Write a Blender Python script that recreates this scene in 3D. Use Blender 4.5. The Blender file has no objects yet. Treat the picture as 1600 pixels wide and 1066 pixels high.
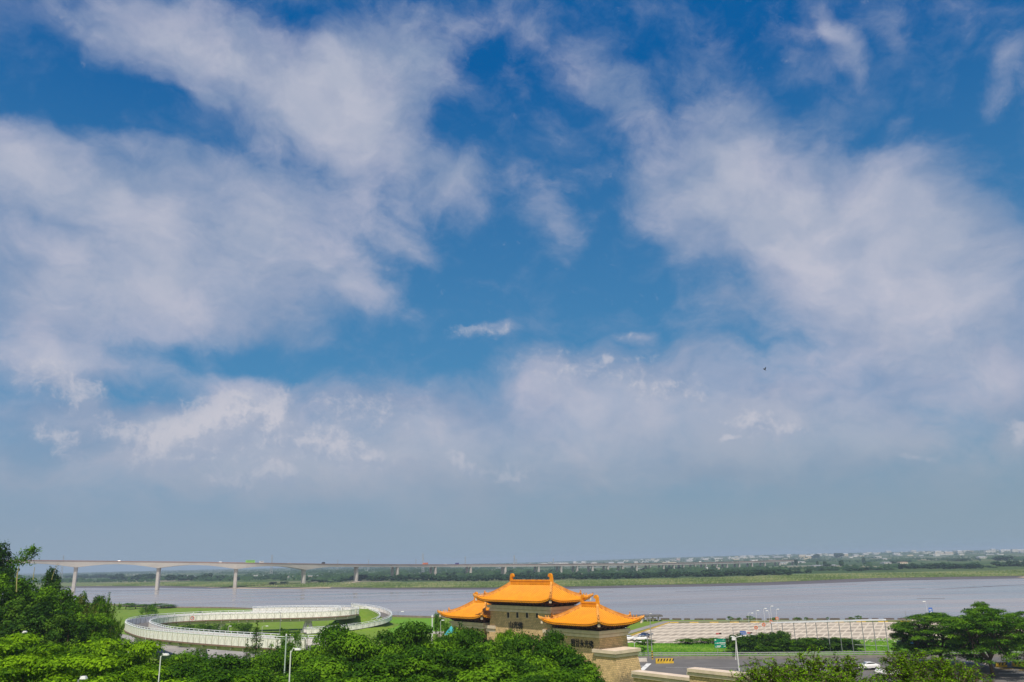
import bpy, math, random
import numpy as np
from mathutils import Vector, Matrix
random.seed(7); rng = np.random.default_rng(11)
S = bpy.context.scene
COL = S.collection
# ------------------------------------------------------------------ camera
FPX = 1244.0                      # 28 mm lens on a 36 mm sensor, in photo pixels
PITCH, ROLL, CZ = math.radians(15.42), 0.022, 28.0
F = Vector((0, math.cos(PITCH), math.sin(PITCH)))
R0 = Vector((1, 0, 0)); U0 = R0.cross(F)
RT = R0*math.cos(ROLL) - U0*math.sin(ROLL)
UP = U0*math.cos(ROLL) + R0*math.sin(ROLL)
cam = bpy.data.cameras.new('camera'); camo = bpy.data.objects.new('camera', cam); COL.objects.link(camo)
cam.lens = 28; cam.sensor_width = 36; cam.clip_start = .3; cam.clip_end = 60000
M = Matrix.Identity(4)
for i in range(3):
    M[i][0], M[i][1], M[i][2] = RT[i], UP[i], -F[i]
M[2][3] = CZ
camo.matrix_world = M
S.camera = camo
def ray(px, py):
    return F*FPX + RT*(px-800) - UP*(py-533)
def onz(px, py, z):
    d = ray(px, py); t = (z-CZ)/d.z
    return Vector((d.x*t, d.y*t, z))
def aty(px, py, Y):
    d = ray(px, py); t = Y/d.y
    return Vector((d.x*t, Y, CZ+d.z*t))
# ------------------------------------------------------------------ light
S.view_settings.view_transform = 'Standard'; S.view_settings.look = 'None'
S.view_settings.exposure = 0; S.view_settings.gamma = 1
SUN_EL, SUN_AZ = math.radians(61), math.radians(188)     # azimuth clockwise from +Y (into the picture)
sd = Vector((math.sin(SUN_AZ)*math.cos(SUN_EL), math.cos(SUN_AZ)*math.cos(SUN_EL), math.sin(SUN_EL)))
sl = bpy.data.lights.new('sun', 'SUN'); sl.energy = 4.3; sl.angle = math.radians(.55); sl.color = (1, .92, .80)
so = bpy.data.objects.new('sun', sl); COL.objects.link(so)
so.rotation_euler = (-sd).to_track_quat('-Z', 'Y').to_euler()
W = bpy.data.worlds.new('World'); S.world = W; W.use_nodes = True
nt = W.node_tree; N = nt.nodes; L = nt.links; N.clear()
def nd(t, **k):
    n = N.new(t)
    for a, b in k.items(): setattr(n, a, b)
    return n
def wm(op, a, b=None, c=None, clamp=False):
    n = nd('ShaderNodeMath', operation=op, use_clamp=clamp)
    for i, v in enumerate((a, b, c)):
        if v is None: continue
        if isinstance(v, (int, float)): n.inputs[i].default_value = v
        else: L.new(v, n.inputs[i])
    return n.outputs[0]
def wmap(v, a, b, c=0., d=1., kind='SMOOTHSTEP'):
    n = nd('ShaderNodeMapRange', interpolation_type=kind)
    L.new(v, n.inputs[0])
    for i, x in enumerate((a, b, c, d)): n.inputs[i+1].default_value = x
    return n.outputs[0]
def wmix(f, a, b):
    n = nd('ShaderNodeMix', data_type='RGBA')
    for i, v in ((0, f), (6, a), (7, b)):
        if isinstance(v, (tuple, list)): n.inputs[i].default_value = (*v, 1)
        elif isinstance(v, (int, float)): n.inputs[i].default_value = v
        else: L.new(v, n.inputs[i])
    return n.outputs[2]
def srgb(r, g, b):
    f = lambda c: (c/255/12.92 if c/255 <= .04045 else ((c/255+.055)/1.055)**2.4)
    return (f(r), f(g), f(b))
sky = nd('ShaderNodeTexSky', sky_type='NISHITA'); sky.sun_disc = False
sky.sun_elevation = SUN_EL; sky.sun_rotation = SUN_AZ; sky.air_density = 1.0; sky.dust_density = .6; sky.ozone_density = 3
tc = nd('ShaderNodeTexCoord'); sep = nd('ShaderNodeSeparateXYZ'); L.new(tc.outputs['Generated'], sep.inputs[0])
az = wm('ARCTAN2', sep.outputs[0], sep.outputs[1]); el = wm('ARCSINE', sep.outputs[2])
comb = nd('ShaderNodeCombineXYZ'); L.new(az, comb.inputs[0]); L.new(el, comb.inputs[1])
def noise(vec, scale, detail, rough=.5, dist=0., out=0):
    n = nd('ShaderNodeTexNoise'); n.noise_dimensions = '3D'
    n.inputs['Scale'].default_value = scale; n.inputs['Detail'].default_value = detail
    n.inputs['Roughness'].default_value = rough; n.inputs['Distortion'].default_value = dist
    L.new(vec, n.inputs['Vector']); return n.outputs[out]
def vmath(op, a, b):
    n = nd('ShaderNodeVectorMath', operation=op)
    for i, v in enumerate((a, b)):
        if isinstance(v, (tuple, list)): n.inputs[i].default_value = v
        else: L.new(v, n.inputs[i])
    return n.outputs[0]
# warped sky direction so cloud banks get ragged edges
def warp(v, s, amp, det):
    c = noise(v, s, det, .55, 0, 1)
    return vmath('ADD', v, vmath('MULTIPLY', vmath('SUBTRACT', c, (.5, .5, .5)), (amp, amp, 0)))
w1 = warp(warp(comb.outputs[0], 4.5, .07, 3), 15, .035, 5)
w2 = warp(comb.outputs[0], 30, .022, 5)
def azel(px, py):
    d = ray(px, py).normalized()
    return math.atan2(d.x, d.y), math.asin(d.z)
def bank(vec, blobs, ks=1.45):
    """sum of soft elliptical cloud banks fixed to sky directions"""
    acc = None
    for px, py, rx, ry, rot, w in blobs:
        c = azel(px, py); r = math.radians(rot)
        a = azel(px+rx*math.cos(r), py+rx*math.sin(r)); b = azel(px-ry*math.sin(r), py+ry*math.cos(r))
        va = (a[0]-c[0], a[1]-c[1]); vb = (b[0]-c[0], b[1]-c[1])
        m = nd('ShaderNodeMapping', vector_type='TEXTURE')
        m.inputs['Location'].default_value = (c[0], c[1], 0)
        m.inputs['Rotation'].default_value = (0, 0, math.atan2(va[1], va[0]))
        m.inputs['Scale'].default_value = (math.hypot(*va)*ks, math.hypot(*vb)*ks, 1)
        L.new(vec, m.inputs[0])
        g = nd('ShaderNodeTexGradient', gradient_type='SPHERICAL'); L.new(m.outputs[0], g.inputs[0])
        g2 = wm('SMOOTHSTEP', g.outputs['Fac'], 0) if False else g.outputs['Fac']
        acc = wm('MULTIPLY', g2, w) if acc is None else wm('MULTIPLY_ADD', g2, w, acc)
    return acc
BANKS = [(230,60,150,55,25,1.),(380,100,190,75,25,1.1),(540,110,130,85,10,1.),(650,90,120,70,10,.7),(720,30,120,40,5,.55),
 (620,230,140,75,42,1.1),(500,190,120,60,25,.8),(715,290,50,35,45,.7),(600,350,100,32,32,.45),(640,395,60,25,30,.55),
 (40,250,150,60,25,1.),(200,280,230,70,12,1.),(430,320,190,75,32,1.),(120,400,320,110,5,1.1),(380,450,230,90,12,1.),
 (100,500,260,60,0,.8),(560,460,90,28,25,.6),(250,215,110,26,15,.35),(520,300,60,60,30,.4),
 (870,370,30,75,-28,.6),(790,270,70,40,30,.4),(900,90,90,40,28,.45),(980,160,75,38,30,.6),(1120,60,60,60,60,.2),
 (1120,270,150,110,10,1.),(1040,330,60,80,-20,.6),(1270,310,180,90,12,1.1),(1430,290,110,75,28,.9),(1140,180,70,55,60,.5),(1250,400,220,90,10,1.),
 (1400,430,220,110,15,.9),(1530,480,160,120,15,.8),(1350,560,330,90,8,.9),(1560,590,170,60,0,.6),(1500,380,120,60,30,.6),
 (1315,70,62,20,58,.75),(1290,48,70,18,0,.35),(1385,60,45,26,60,.4),(1560,160,70,32,-38,.8),(1590,100,50,25,-40,.45),(1520,30,60,30,0,.2),(1420,170,50,20,-50,.35),(1590,260,40,30,0,.25),
 (150,578,260,24,6,.8),(60,570,100,34,8,.7),(130,640,150,50,10,.8),(330,665,110,62,-14,1.1),(400,640,60,45,0,.9),(560,650,170,55,4,.9),
 (620,720,330,70,2,.9),(850,600,150,52,8,.9),(1030,600,170,58,4,1.),(1130,660,230,60,6,.9),(950,680,300,60,4,.8),(1330,700,300,80,2,.9),
 (750,520,66,18,-8,1.0),(790,512,24,14,-30,.4),(992,524,26,12,0,.7),(200,720,320,70,0,.8),(1590,680,40,30,0,.8),(760,720,500,90,0,.6),
 (230,180,170,34,28,-.7),(40,100,70,70,0,-.7),(110,150,80,40,30,-.4),(300,190,70,28,28,-.5),(500,265,50,28,30,-.55),(470,25,60,30,10,-.4),(760,140,36,90,-8,-.55),(700,210,40,40,20,-.4),(830,460,200,70,0,-.7),(950,440,60,50,0,-.3),
 (640,540,190,50,8,-.6),(1000,400,40,40,0,-.2),(1350,210,60,36,20,-.4),(400,560,110,28,5,-.5),(250,610,90,25,0,-.45),(1180,540,60,20,10,-.3),(1480,150,120,60,0,-.5),(1060,200,60,50,20,-.2)]
dens = bank(w1, BANKS)
def grain(vec, rot, sx, sy):
    m = nd('ShaderNodeMapping'); m.inputs['Rotation'].default_value = (0, 0, rot); m.inputs['Scale'].default_value = (sx, sy, 1)
    L.new(vec, m.inputs[0]); return m.outputs[0]
n1 = noise(grain(w1, .55, 1, 1.45), 7.5, 9, .60, .12); n2 = noise(grain(w1, .5, 1, 1.5), 20, 8, .66)
dens = wm('ADD', dens, wm('MULTIPLY', wm('SUBTRACT', n1, .5), 1.7))
dens = wm('ADD', dens, wm('MULTIPLY', wm('SUBTRACT', n2, .5), .85))
thin = wmap(dens, -.10, .95, 0, .76); thick = wmap(dens, .45, 1.7, 0, .20)
veil = wmap(noise(grain(w1, .5, 1, 1.5), 9, 9, .62, .15), .46, .74, 0, .22)
mott = wmap(noise(grain(w1, .6, 1, 1.2), 11, 8, .6), .30, .62, .80, 1.0)
cov = wm('ADD', wm('MULTIPLY', wm('ADD', thin, thick, clamp=True), mott), veil, clamp=True)
# light and grey parts of the banks
lite = noise(grain(w1, .2, 1, 1.8), 5.0, 6, .55, .3)
lite = wmap(lite, .34, .68)
cloudc = wmix(lite, srgb(138,156,186), srgb(181,184,203))
edge = wmap(dens, .8, 1.8, 0, .45); cloudc = wmix(edge, cloudc, srgb(199,200,211))
# the sky itself
zen = vmath('MULTIPLY', sky.outputs[0], (.10*.25, .10*.66, .10*1.0))
elr = el
deep = wmix(wmap(elr, .12, .60, 0, 1, 'LINEAR'), srgb(84,145,186), srgb(6,92,158))
skyc = wmix(.08, deep, zen)
lowc = wmix(wmap(az, -.5, .5), srgb(146,163,181), srgb(141,160,174))
base = wmix(cov, skyc, cloudc)
hz = wmap(elr, .02, .20, .92, 0., 'SMOOTHSTEP')
base = wmix(hz, base, lowc)
# cumulus towers low over the river: grey bodies with sunlit upper left rims
CUM = [(345,648,48,36,-20,1.),(300,682,52,40,-20,1.),(400,640,44,28,0,.9),(440,650,22,40,15,.9),(260,700,34,40,0,.8),(380,700,90,48,0,.7),(130,625,34,26,20,.9),(70,585,80,30,12,.7),(95,692,40,24,35,1.),(180,672,30,24,20,.8),(220,700,34,30,45,.9),
 (436,742,30,17,-5,1.2),(362,754,32,15,25,.8),(500,695,70,24,20,.9),(575,712,60,26,5,.8),(560,640,100,34,5,.6),(726,726,28,15,35,1.1),(800,744,42,16,12,.9),(1140,684,15,7,0,1.),(1200,672,50,22,8,.8),(1160,650,90,30,10,.35),(960,590,120,36,8,.4),(860,575,70,30,5,.3),(1040,610,60,26,0,.4),(1597,680,22,22,0,1.3),(1430,716,50,8,0,.6),(992,525,26,12,0,.5),(750,520,50,14,-8,.5),(786,514,18,12,-30,.4),(950,562,10,14,0,.6)]
def body(vec):
    return wm('ADD', bank(vec, CUM, 1.6), wm('MULTIPLY', wm('SUBTRACT', noise(vec, 40, 10, .70), .5), 2.0))
wl = vmath('ADD', w2, (-.006, .007, 0))
b0, b1 = body(w2), body(wl)
cm = wmap(b0, .20, .85, 0, .60)
rim = wmap(wm('SUBTRACT', b0, b1), -.30, .46, 0, 1)
hot = wmap(b0, .7, 1.7, 0, .25)
cc = wmix(wm('ADD', wm('MULTIPLY', rim, .85), hot, clamp=True), srgb(150,165,190), srgb(208,205,212))
fade = wmap(el, .075, .16, .35, 1)
base = wmix(wm('MULTIPLY', cm, fade), base, cc)
# unseen sky behind the camera, round the sun, brightened as added warm fill
sunward_fill = wmap(sep.outputs[1], -.05, -.75, 0, .58)
base = wmix(sunward_fill, base, (1.25, 1.12, .95))
below = wmap(sep.outputs[2], -.02, 0)
base = wmix(below, srgb(120,130,120), base)
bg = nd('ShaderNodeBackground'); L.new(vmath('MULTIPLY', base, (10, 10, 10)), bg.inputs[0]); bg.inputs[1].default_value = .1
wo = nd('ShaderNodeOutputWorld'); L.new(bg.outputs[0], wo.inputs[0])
# ------------------------------------------------------------------ helpers
MATS = {}
def pm(name, c1, c2=None, scale=1., rough=.8, bump=0., detail=5, stretch=(1, 1, 1), spec=.3, lo=.35, hi=.65, metal=0., gen=False, trans=0.):
    """procedural material: two tones mixed by noise in object space, optional bump"""
    if name in MATS: return MATS[name]
    m = bpy.data.materials.new(name); m.use_nodes = True; MATS[name] = m
    t = m.node_tree; n = t.nodes; l = t.links
    p = n['Principled BSDF']; p.inputs['Roughness'].default_value = rough
    p.inputs['Specular IOR Level'].default_value = spec; p.inputs['Metallic'].default_value = metal
    c2 = c2 or tuple(x*.8 for x in c1)
    tcn = n.new('ShaderNodeTexCoord'); mp = n.new('ShaderNodeMapping'); mp.inputs['Scale'].default_value = stretch
    l.new(tcn.outputs['Object'], mp.inputs[0])
    nz = n.new('ShaderNodeTexNoise'); nz.inputs['Scale'].default_value = scale; nz.inputs['Detail'].default_value = detail
    l.new(mp.outputs[0], nz.inputs['Vector'])
    mr = n.new('ShaderNodeMapRange'); mr.inputs[1].default_value = lo; mr.inputs[2].default_value = hi; l.new(nz.outputs[0], mr.inputs[0])
    mx = n.new('ShaderNodeMix'); mx.data_type = 'RGBA'; mx.inputs[6].default_value = (*c1, 1); mx.inputs[7].default_value = (*c2, 1)
    l.new(mr.outputs[0], mx.inputs[0]); l.new(mx.outputs[2], p.inputs['Base Color'])
    if bump:
        b = n.new('ShaderNodeBump'); b.inputs['Strength'].default_value = 1; b.inputs['Distance'].default_value = bump
        l.new(nz.outputs[0], b.inputs['Height']); l.new(b.outputs[0], p.inputs['Normal'])
    return m
def mnodes(m):
    t = m.node_tree; return t, t.nodes, t.links, t.nodes['Principled BSDF']
def leafmat(name, dark, mid, lightc, tr=.35):
    """leaf colour varies from clump to clump (attribute 'tint', a real leaf-to-leaf difference)"""
    m = bpy.data.materials.new(name); m.use_nodes = True; MATS[name] = m
    t, n, l, p = mnodes(m)
    a = n.new('ShaderNodeAttribute'); a.attribute_name = 'tint'
    cr = n.new('ShaderNodeValToRGB'); e = cr.color_ramp.elements
    e[0].position = 0; e[0].color = (*dark, 1); e[1].position = 1; e[1].color = (*lightc, 1)
    k = cr.color_ramp.elements.new(.5); k.color = (*mid, 1)
    l.new(a.outputs['Fac'], cr.inputs[0]); l.new(cr.outputs[0], p.inputs['Base Color'])
    p.inputs['Roughness'].default_value = .65; p.inputs['Specular IOR Level'].default_value = .07
    tl = n.new('ShaderNodeBsdfTranslucent'); l.new(cr.outputs[0], tl.inputs[0])
    ms = n.new('ShaderNodeMixShader'); ms.inputs[0].default_value = tr
    l.new(p.outputs[0], ms.inputs[1]); l.new(tl.outputs[0], ms.inputs[2]); l.new(ms.outputs[0], n['Material Output'].inputs[0])
    return m
class MB:
    def __init__(s): s.v = []; s.f = []; s.m = []
    def add(s, vs, fs, mi=0):
        o = len(s.v); s.v += [tuple(v) for v in vs]; s.f += [tuple(o+i for i in f) for f in fs]; s.m += [mi]*len(fs); return s
    def box(s, c, d, rz=0., mi=0, taper=0.):
        x, y, z = d[0]/2, d[1]/2, d[2]/2; cs, sn = math.cos(rz), math.sin(rz); vs = []
        for k in (-1, 1):
            q = 1-(taper if k > 0 else 0)
            for a, b in ((-1, -1), (1, -1), (1, 1), (-1, 1)):
                X, Y = a*x*q, b*y*q
                vs.append((c[0]+X*cs-Y*sn, c[1]+X*sn+Y*cs, c[2]+k*z))
        return s.add(vs, [(3, 2, 1, 0), (4, 5, 6, 7), (0, 1, 5, 4), (1, 2, 6, 5), (2, 3, 7, 6), (3, 0, 4, 7)], mi)
    def tube(s, pts, rs, n=7, mi=0, cap=True):
        pts = [Vector(p) for p in pts]
        if isinstance(rs, (int, float)): rs = [rs]*len(pts)
        vs, fs = [], []
        for i, p in enumerate(pts):
            d = (pts[min(i+1, len(pts)-1)]-pts[max(i-1, 0)]).normalized()
            a = d.cross(Vector((0, 0, 1)) if abs(d.z) < .9 else Vector((1, 0, 0))).normalized(); b = d.cross(a)
            for k in range(n):
                t = 2*math.pi*k/n; vs.append(p+(a*math.cos(t)+b*math.sin(t))*rs[i])
        for i in range(len(pts)-1):
            for k in range(n):
                fs.append((i*n+k, i*n+(k+1) % n, (i+1)*n+(k+1) % n, (i+1)*n+k))
        if cap: fs += [tuple(range(n))[::-1], tuple((len(pts)-1)*n+k for k in range(n))]
        return s.add(vs, fs, mi)
    def sweep(s, path, prof, mi=0, closed=True, cap=True):
        """prof = list of (side, up) offsets swept along the path, side pointing right of travel"""
        path = [Vector(p) for p in path]; n = len(prof); vs, fs = [], []
        for i, p in enumerate(path):
            d = (path[min(i+1, len(path)-1)]-path[max(i-1, 0)]); d.z = 0; d.normalize(); r = Vector((d.y, -d.x, 0))
            for a, b in prof: vs.append(p+r*a+Vector((0, 0, b)))
        for i in range(len(path)-1):
            for k in range(n if closed else n-1):
                fs.append((i*n+k, (i+1)*n+k, (i+1)*n+(k+1) % n, i*n+(k+1) % n))
        if closed and cap: fs += [tuple(range(n))[::-1], tuple((len(path)-1)*n+k for k in range(n))]
        return s.add(vs, fs, mi)
    def prism(s, poly, z0, z1, mi=0):
        n = len(poly); vs = [(x, y, z0) for x, y in poly]+[(x, y, z1) for x, y in poly]
        fs = [tuple(range(n))[::-1], tuple(range(n, 2*n))]+[(i, (i+1) % n, n+(i+1) % n, n+i) for i in range(n)]
        return s.add(vs, fs, mi)
    def plate(s, poly, o, ux, uy, th, mi=0):
        """flat outline (in ux, uy) with thickness th along ux x uy, starting at o"""
        o, ux, uy = Vector(o), Vector(ux), Vector(uy); w = ux.cross(uy).normalized()*th; n = len(poly)
        a = [o+ux*x+uy*y for x, y in poly]; vs = a+[p+w for p in a]
        return s.add(vs, [tuple(range(n))[::-1], tuple(range(n, 2*n))]+[(i, (i+1) % n, n+(i+1) % n, n+i) for i in range(n)], mi)
    def build(s, name, mats, parent=None, smooth=False):
        me = bpy.data.meshes.new(name); me.from_pydata(s.v, [], s.f)
        for m in (mats if isinstance(mats, (list, tuple)) else [mats]): me.materials.append(m)
        if max(s.m, default=0): me.polygons.foreach_set('material_index', s.m)
        if smooth: me.polygons.foreach_set('use_smooth', [True]*len(me.polygons))
        me.update(); o = bpy.data.objects.new(name, me); COL.objects.link(o)
        if parent: o.parent = parent
        return o
def tag(o, label=None, cat=None, group=None, kind=None):
    for k, v in (('label', label), ('category', cat), ('group', group), ('kind', kind)):
        if v: o[k] = v
    return o
def empty(name, loc=(0, 0, 0), rz=0., label=None, cat=None, group=None):
    o = bpy.data.objects.new(name, None); COL.objects.link(o); o.empty_display_size = .5
    o.location = loc; o.rotation_euler = (0, 0, rz); return tag(o, label, cat, group)
KIDS = {}
def dup(o, loc=None, rz=None, scale=None, label=None, group=None, parent=None):
    c = o.copy(); COL.objects.link(c)
    if parent: c.parent = parent
    for ch in o.children: dup(ch, parent=c)
    if loc is not None: c.location = loc
    if rz is not None: c.rotation_euler = (0, 0, rz)
    if scale is not None: c.scale = scale
    tag(c, label, None, group); return c
def interp(tab, x): return float(np.interp(x, [a for a, b in tab], [b for a, b in tab]))
# ------------------------------------------------------------------ ground heights
ZL = 5.0
SHORE = [(-900, 1040), (-282, 588), (-222, 530), (-154, 483), (-57, 384), (13, 341.5), (70, 318.5), (154, 294.5), (400, 235), (900, 150)]
FARS = [(-3000, 1800), (-932, 1480), (-713, 1364), (-556, 1271), (-466, 1191), (-344, 1095), (-241, 1016), (-150, 936), (-74, 888), (-6, 848), (89, 820), (183, 814), (242, 806), (391, 858), (511, 842), (3000, 900)]
def smooth01(t): t = max(0., min(1., t)); return t*t*(3-2*t)
MC = Vector((-60.5, 320))
def ground(x, y):
    z = ZL
    if y < 108: z = ZL+(26.2-ZL)*min(1, (108-y)/100.)**1.0 if y > 8 else 26.2
    if x < -45 and y < 190: z += 5*smooth01((-x-45)/30)*smooth01((190-y)/40)
    d = math.hypot(x-MC.x, (y-MC.y)*.62)
    z += 6.4*(1-smooth01((d-2.5)/11.5))
    s = interp(SHORE, x)
    if y > s: z = max(-2, z-(y-s)*.55)
    return z
# ------------------------------------------------------------------ setting
def grassmat(name, cs, scales=(.05, .9), stretch=(1, 1, 1)):
    m = pm(name, cs[0], cs[1], scales[0], .9, 0, 6, stretch, spec=.1)
    t, n, l, p = mnodes(m); mp = [x for x in n if x.type == 'MAPPING'][0]
    z = n.new('ShaderNodeTexNoise'); z.inputs['Scale'].default_value = scales[1]; z.inputs['Detail'].default_value = 6; z.inputs['Roughness'].default_value = .7
    l.new(mp.outputs[0], z.inputs['Vector'])
    r = n.new('ShaderNodeMapRange'); r.inputs[1].default_value = .35; r.inputs[2].default_value = .7; l.new(z.outputs[0], r.inputs[0])
    a = [x for x in n if x.type == 'MIX'][0]
    mx = n.new('ShaderNodeMix'); mx.data_type = 'RGBA'; l.new(r.outputs[0], mx.inputs[0]); l.new(a.outputs[2], mx.inputs[6]); mx.inputs[7].default_value = (*cs[2], 1)
    l.new(mx.outputs[2], p.inputs['Base Color'])
    b = n.new('ShaderNodeBump'); b.inputs['Strength'].default_value = .8; b.inputs['Distance'].default_value = .25
    l.new(z.outputs[0], b.inputs['Height']); l.new(b.outputs[0], p.inputs['Normal'])
    return m
GR = grassmat('lawn_grass', ((.13, .24, .02), (.10, .19, .018), (.19, .25, .04)), (.03, .5))
LUSH = grassmat('lush_grass', ((.10, .26, .012), (.075, .20, .012), (.17, .32, .03)), (.15, 1.2))
OLIVE = grassmat('olive_grass', ((.16, .17, .035), (.12, .15, .03), (.2, .2, .07)), (.2, 1.5))
def heightgrid(name, xs, ys, fz, mat):
    v = [(x, y, fz(x, y)) for y in ys for x in xs]; nx = len(xs)
    f = [(j*nx+i, j*nx+i+1, (j+1)*nx+i+1, (j+1)*nx+i) for j in range(len(ys)-1) for i in range(nx-1)]
    m = MB(); m.add(v, f); o = m.build(name, mat, smooth=True); tag(o, kind='structure'); return o
xs = list(np.arange(-900, -160, 12.))+list(np.arange(-160, 190, 3.))+list(np.arange(190, 700, 12.))
ys = list(np.arange(-60, 250, 6.))+list(np.arange(250, 400, 3.))+list(np.arange(400, 760, 6.))+list(np.arange(760, 1100, 25.))
heightgrid('near_ground', xs, ys, ground, GR)
# river: one sheet under both banks
wat = pm('river_water', (.33, .30, .29), (.24, .22, .22), .006, .16, 0, 4, (1, 2.5, 1), spec=.5)
t, n, l, p = mnodes(wat)
mp2 = n.new('ShaderNodeMapping'); mp2.inputs['Scale'].default_value = (1, 1.4, 1); tcn = n.new('ShaderNodeTexCoord'); l.new(tcn.outputs['Object'], mp2.inputs[0])
za = n.new('ShaderNodeTexNoise'); za.inputs['Scale'].default_value = .55; za.inputs['Detail'].default_value = 5; za.inputs['Roughness'].default_value = .62; l.new(mp2.outputs[0], za.inputs['Vector'])
zb = n.new('ShaderNodeBump'); zb.inputs['Strength'].default_value = .4; zb.inputs['Distance'].default_value = .045; l.new(za.outputs[0], zb.inputs['Height']); l.new(zb.outputs[0], p.inputs['Normal'])
zc = n.new('ShaderNodeTexNoise'); zc.inputs['Scale'].default_value = .008; zc.inputs['Detail'].default_value = 6; mp3 = n.new('ShaderNodeMapping'); mp3.inputs['Scale'].default_value = (.5, 3., 1); l.new(tcn.outputs['Object'], mp3.inputs[0]); l.new(mp3.outputs[0], zc.inputs['Vector'])
zr = n.new('ShaderNodeMapRange'); zr.inputs[1].default_value = .35; zr.inputs[2].default_value = .7; zr.inputs[3].default_value = .10; zr.inputs[4].default_value = .42; l.new(zc.outputs[0], zr.inputs[0]); l.new(zr.outputs[0], p.inputs['Roughness'])
m = MB(); m.add([(-6000, 100, 0), (6000, 100, 0), (6000, 1700, 0), (-6000, 1700, 0)], [(0, 1, 2, 3)]); tag(m.build('river', wat), kind='structure')
# far bank: mud flat, reed meadow, plain of fields to the horizon
MUD = pm('wet_mud', (.085, .065, .062), (.12, .095, .085), .02, .5, 0, 6, (1, 3, 1))
fld = pm('plain_fields', (.06, .10, .03), (.10, .13, .05), .004, .95, 0, 8, (1, 1, 1), spec=.05)
t, n, l, p = mnodes(fld); tcn = n.new('ShaderNodeTexCoord')
mp4 = n.new('ShaderNodeMapping'); mp4.inputs['Rotation'].default_value = (0, 0, .35); mp4.inputs['Scale'].default_value = (.006, .003, 1); l.new(tcn.outputs['Object'], mp4.inputs[0])
vo = n.new('ShaderNodeTexVoronoi'); vo.distance = 'CHEBYCHEV'; vo.inputs['Scale'].default_value = 1.; l.new(mp4.outputs[0], vo.inputs['Vector'])
sp = n.new('ShaderNodeSeparateColor'); l.new(vo.outputs['Color'], sp.inputs[0])
rp = n.new('ShaderNodeValToRGB'); rp.color_ramp.interpolation = 'CONSTANT'; e = rp.color_ramp.elements
e[0].color = (.035, .075, .025, 1); e[0].position = 0; e[1].position = .9; e[1].color = (.24, .21, .15, 1)
for q, c in ((.3, (.06, .10, .03)), (.5, (.028, .06, .02)), (.66, (.12, .13, .06)), (.78, (.20, .21, .20))):
    k = e.new(q); k.color = (*c, 1)
l.new(sp.outputs[0], rp.inputs[0]); a = [x for x in n if x.type == 'MIX'][0]
mx = n.new('ShaderNodeMix'); mx.data_type = 'RGBA'; mx.inputs[0].default_value = .7; l.new(a.outputs[2], mx.inputs[6]); l.new(rp.outputs[0], mx.inputs[7]); l.new(mx.outputs[2], p.inputs['Base Color'])
REED = grassmat('reed_meadow', ((.12, .17, .045), (.075, .12, .035), (.19, .20, .085)), (.012, .12), (1, .5, 1))
cols = [-3000, -2000, -1400, -1000, -850]+list(range(-733, 540, 12))+[600, 700, 900, 1200, 1700, 2400, 3000]
def farband(name, o0, o1, z0, z1, mat, k=6, wob=0.):
    v, f = [], []
    for i, x in enumerate(cols):
        a = interp(FARS, x); w0 = wob*(math.sin(x*.021)+math.sin(x*.0537+1)); w1_ = wob*(math.sin(x*.013+2)+math.sin(x*.047))
        oo0 = o0(x) if callable(o0) else o0; oo1 = o1(x) if callable(o1) else o1
        for j in range(k+1):
            q = j/k; zz0 = z0; v.append((x, a+oo0+(oo1-oo0)*q+(w0*(1-q) if o0 else 0)+w1_*q, z0+(z1-z0)*q))
    for i in range(len(cols)-1):
        for j in range(k): f.append((i*(k+1)+j, (i+1)*(k+1)+j, (i+1)*(k+1)+j+1, i*(k+1)+j+1))
    mm = MB(); mm.add(v, f); return tag(mm.build(name, mat, smooth=True), kind='structure')
MW = [(-900, 60), (-573, 45), (-480, 25), (-350, 14), (-245, 14), (-70, 22), (98, 30), (257, 45), (413, 55), (529, 45), (900, 45)]
mudw = lambda x: interp(MW, x)
farband('mud_flat', -9, lambda x: mudw(x)+6, -.15, 1.25, MUD, 5, 1.5)
farband('reed_meadow', mudw, lambda x: mudw(x)+190, 1.25, 3.0, REED, 6, 3)
def farz(x, y): return 3.+24*smooth01((y-1900)/4200)*smooth01((x+300)/2600)
xs = list(np.arange(-8000, 8001, 250.)); ys = list(np.arange(1060, 2000, 60.))+list(np.arange(2000, 9900, 200.))
def onfar(px, py):
    d = ray(px, py); d = d/d.y; best = None
    for Y in np.arange(950, 7000, 12.):
        z = CZ+d.z*Y
        if z <= farz(d.x*Y, Y): return Vector((d.x*Y, Y, farz(d.x*Y, Y)))
    return Vector((d.x*4200, 4200, farz(d.x*4200, 4200)))
farband('near_plain', lambda x: mudw(x)+178, lambda x: 1300-interp(FARS, x)+(500 if x < -300 else 0), 2.85, 3.0, fld, 4, 0)
heightgrid('far_plain', xs, ys, lambda x, y: farz(x, y)-(.1 if y > 1400 else .3)-(8 if y < interp(FARS, x)+mudw(x)+185 else 0), fld)
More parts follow.
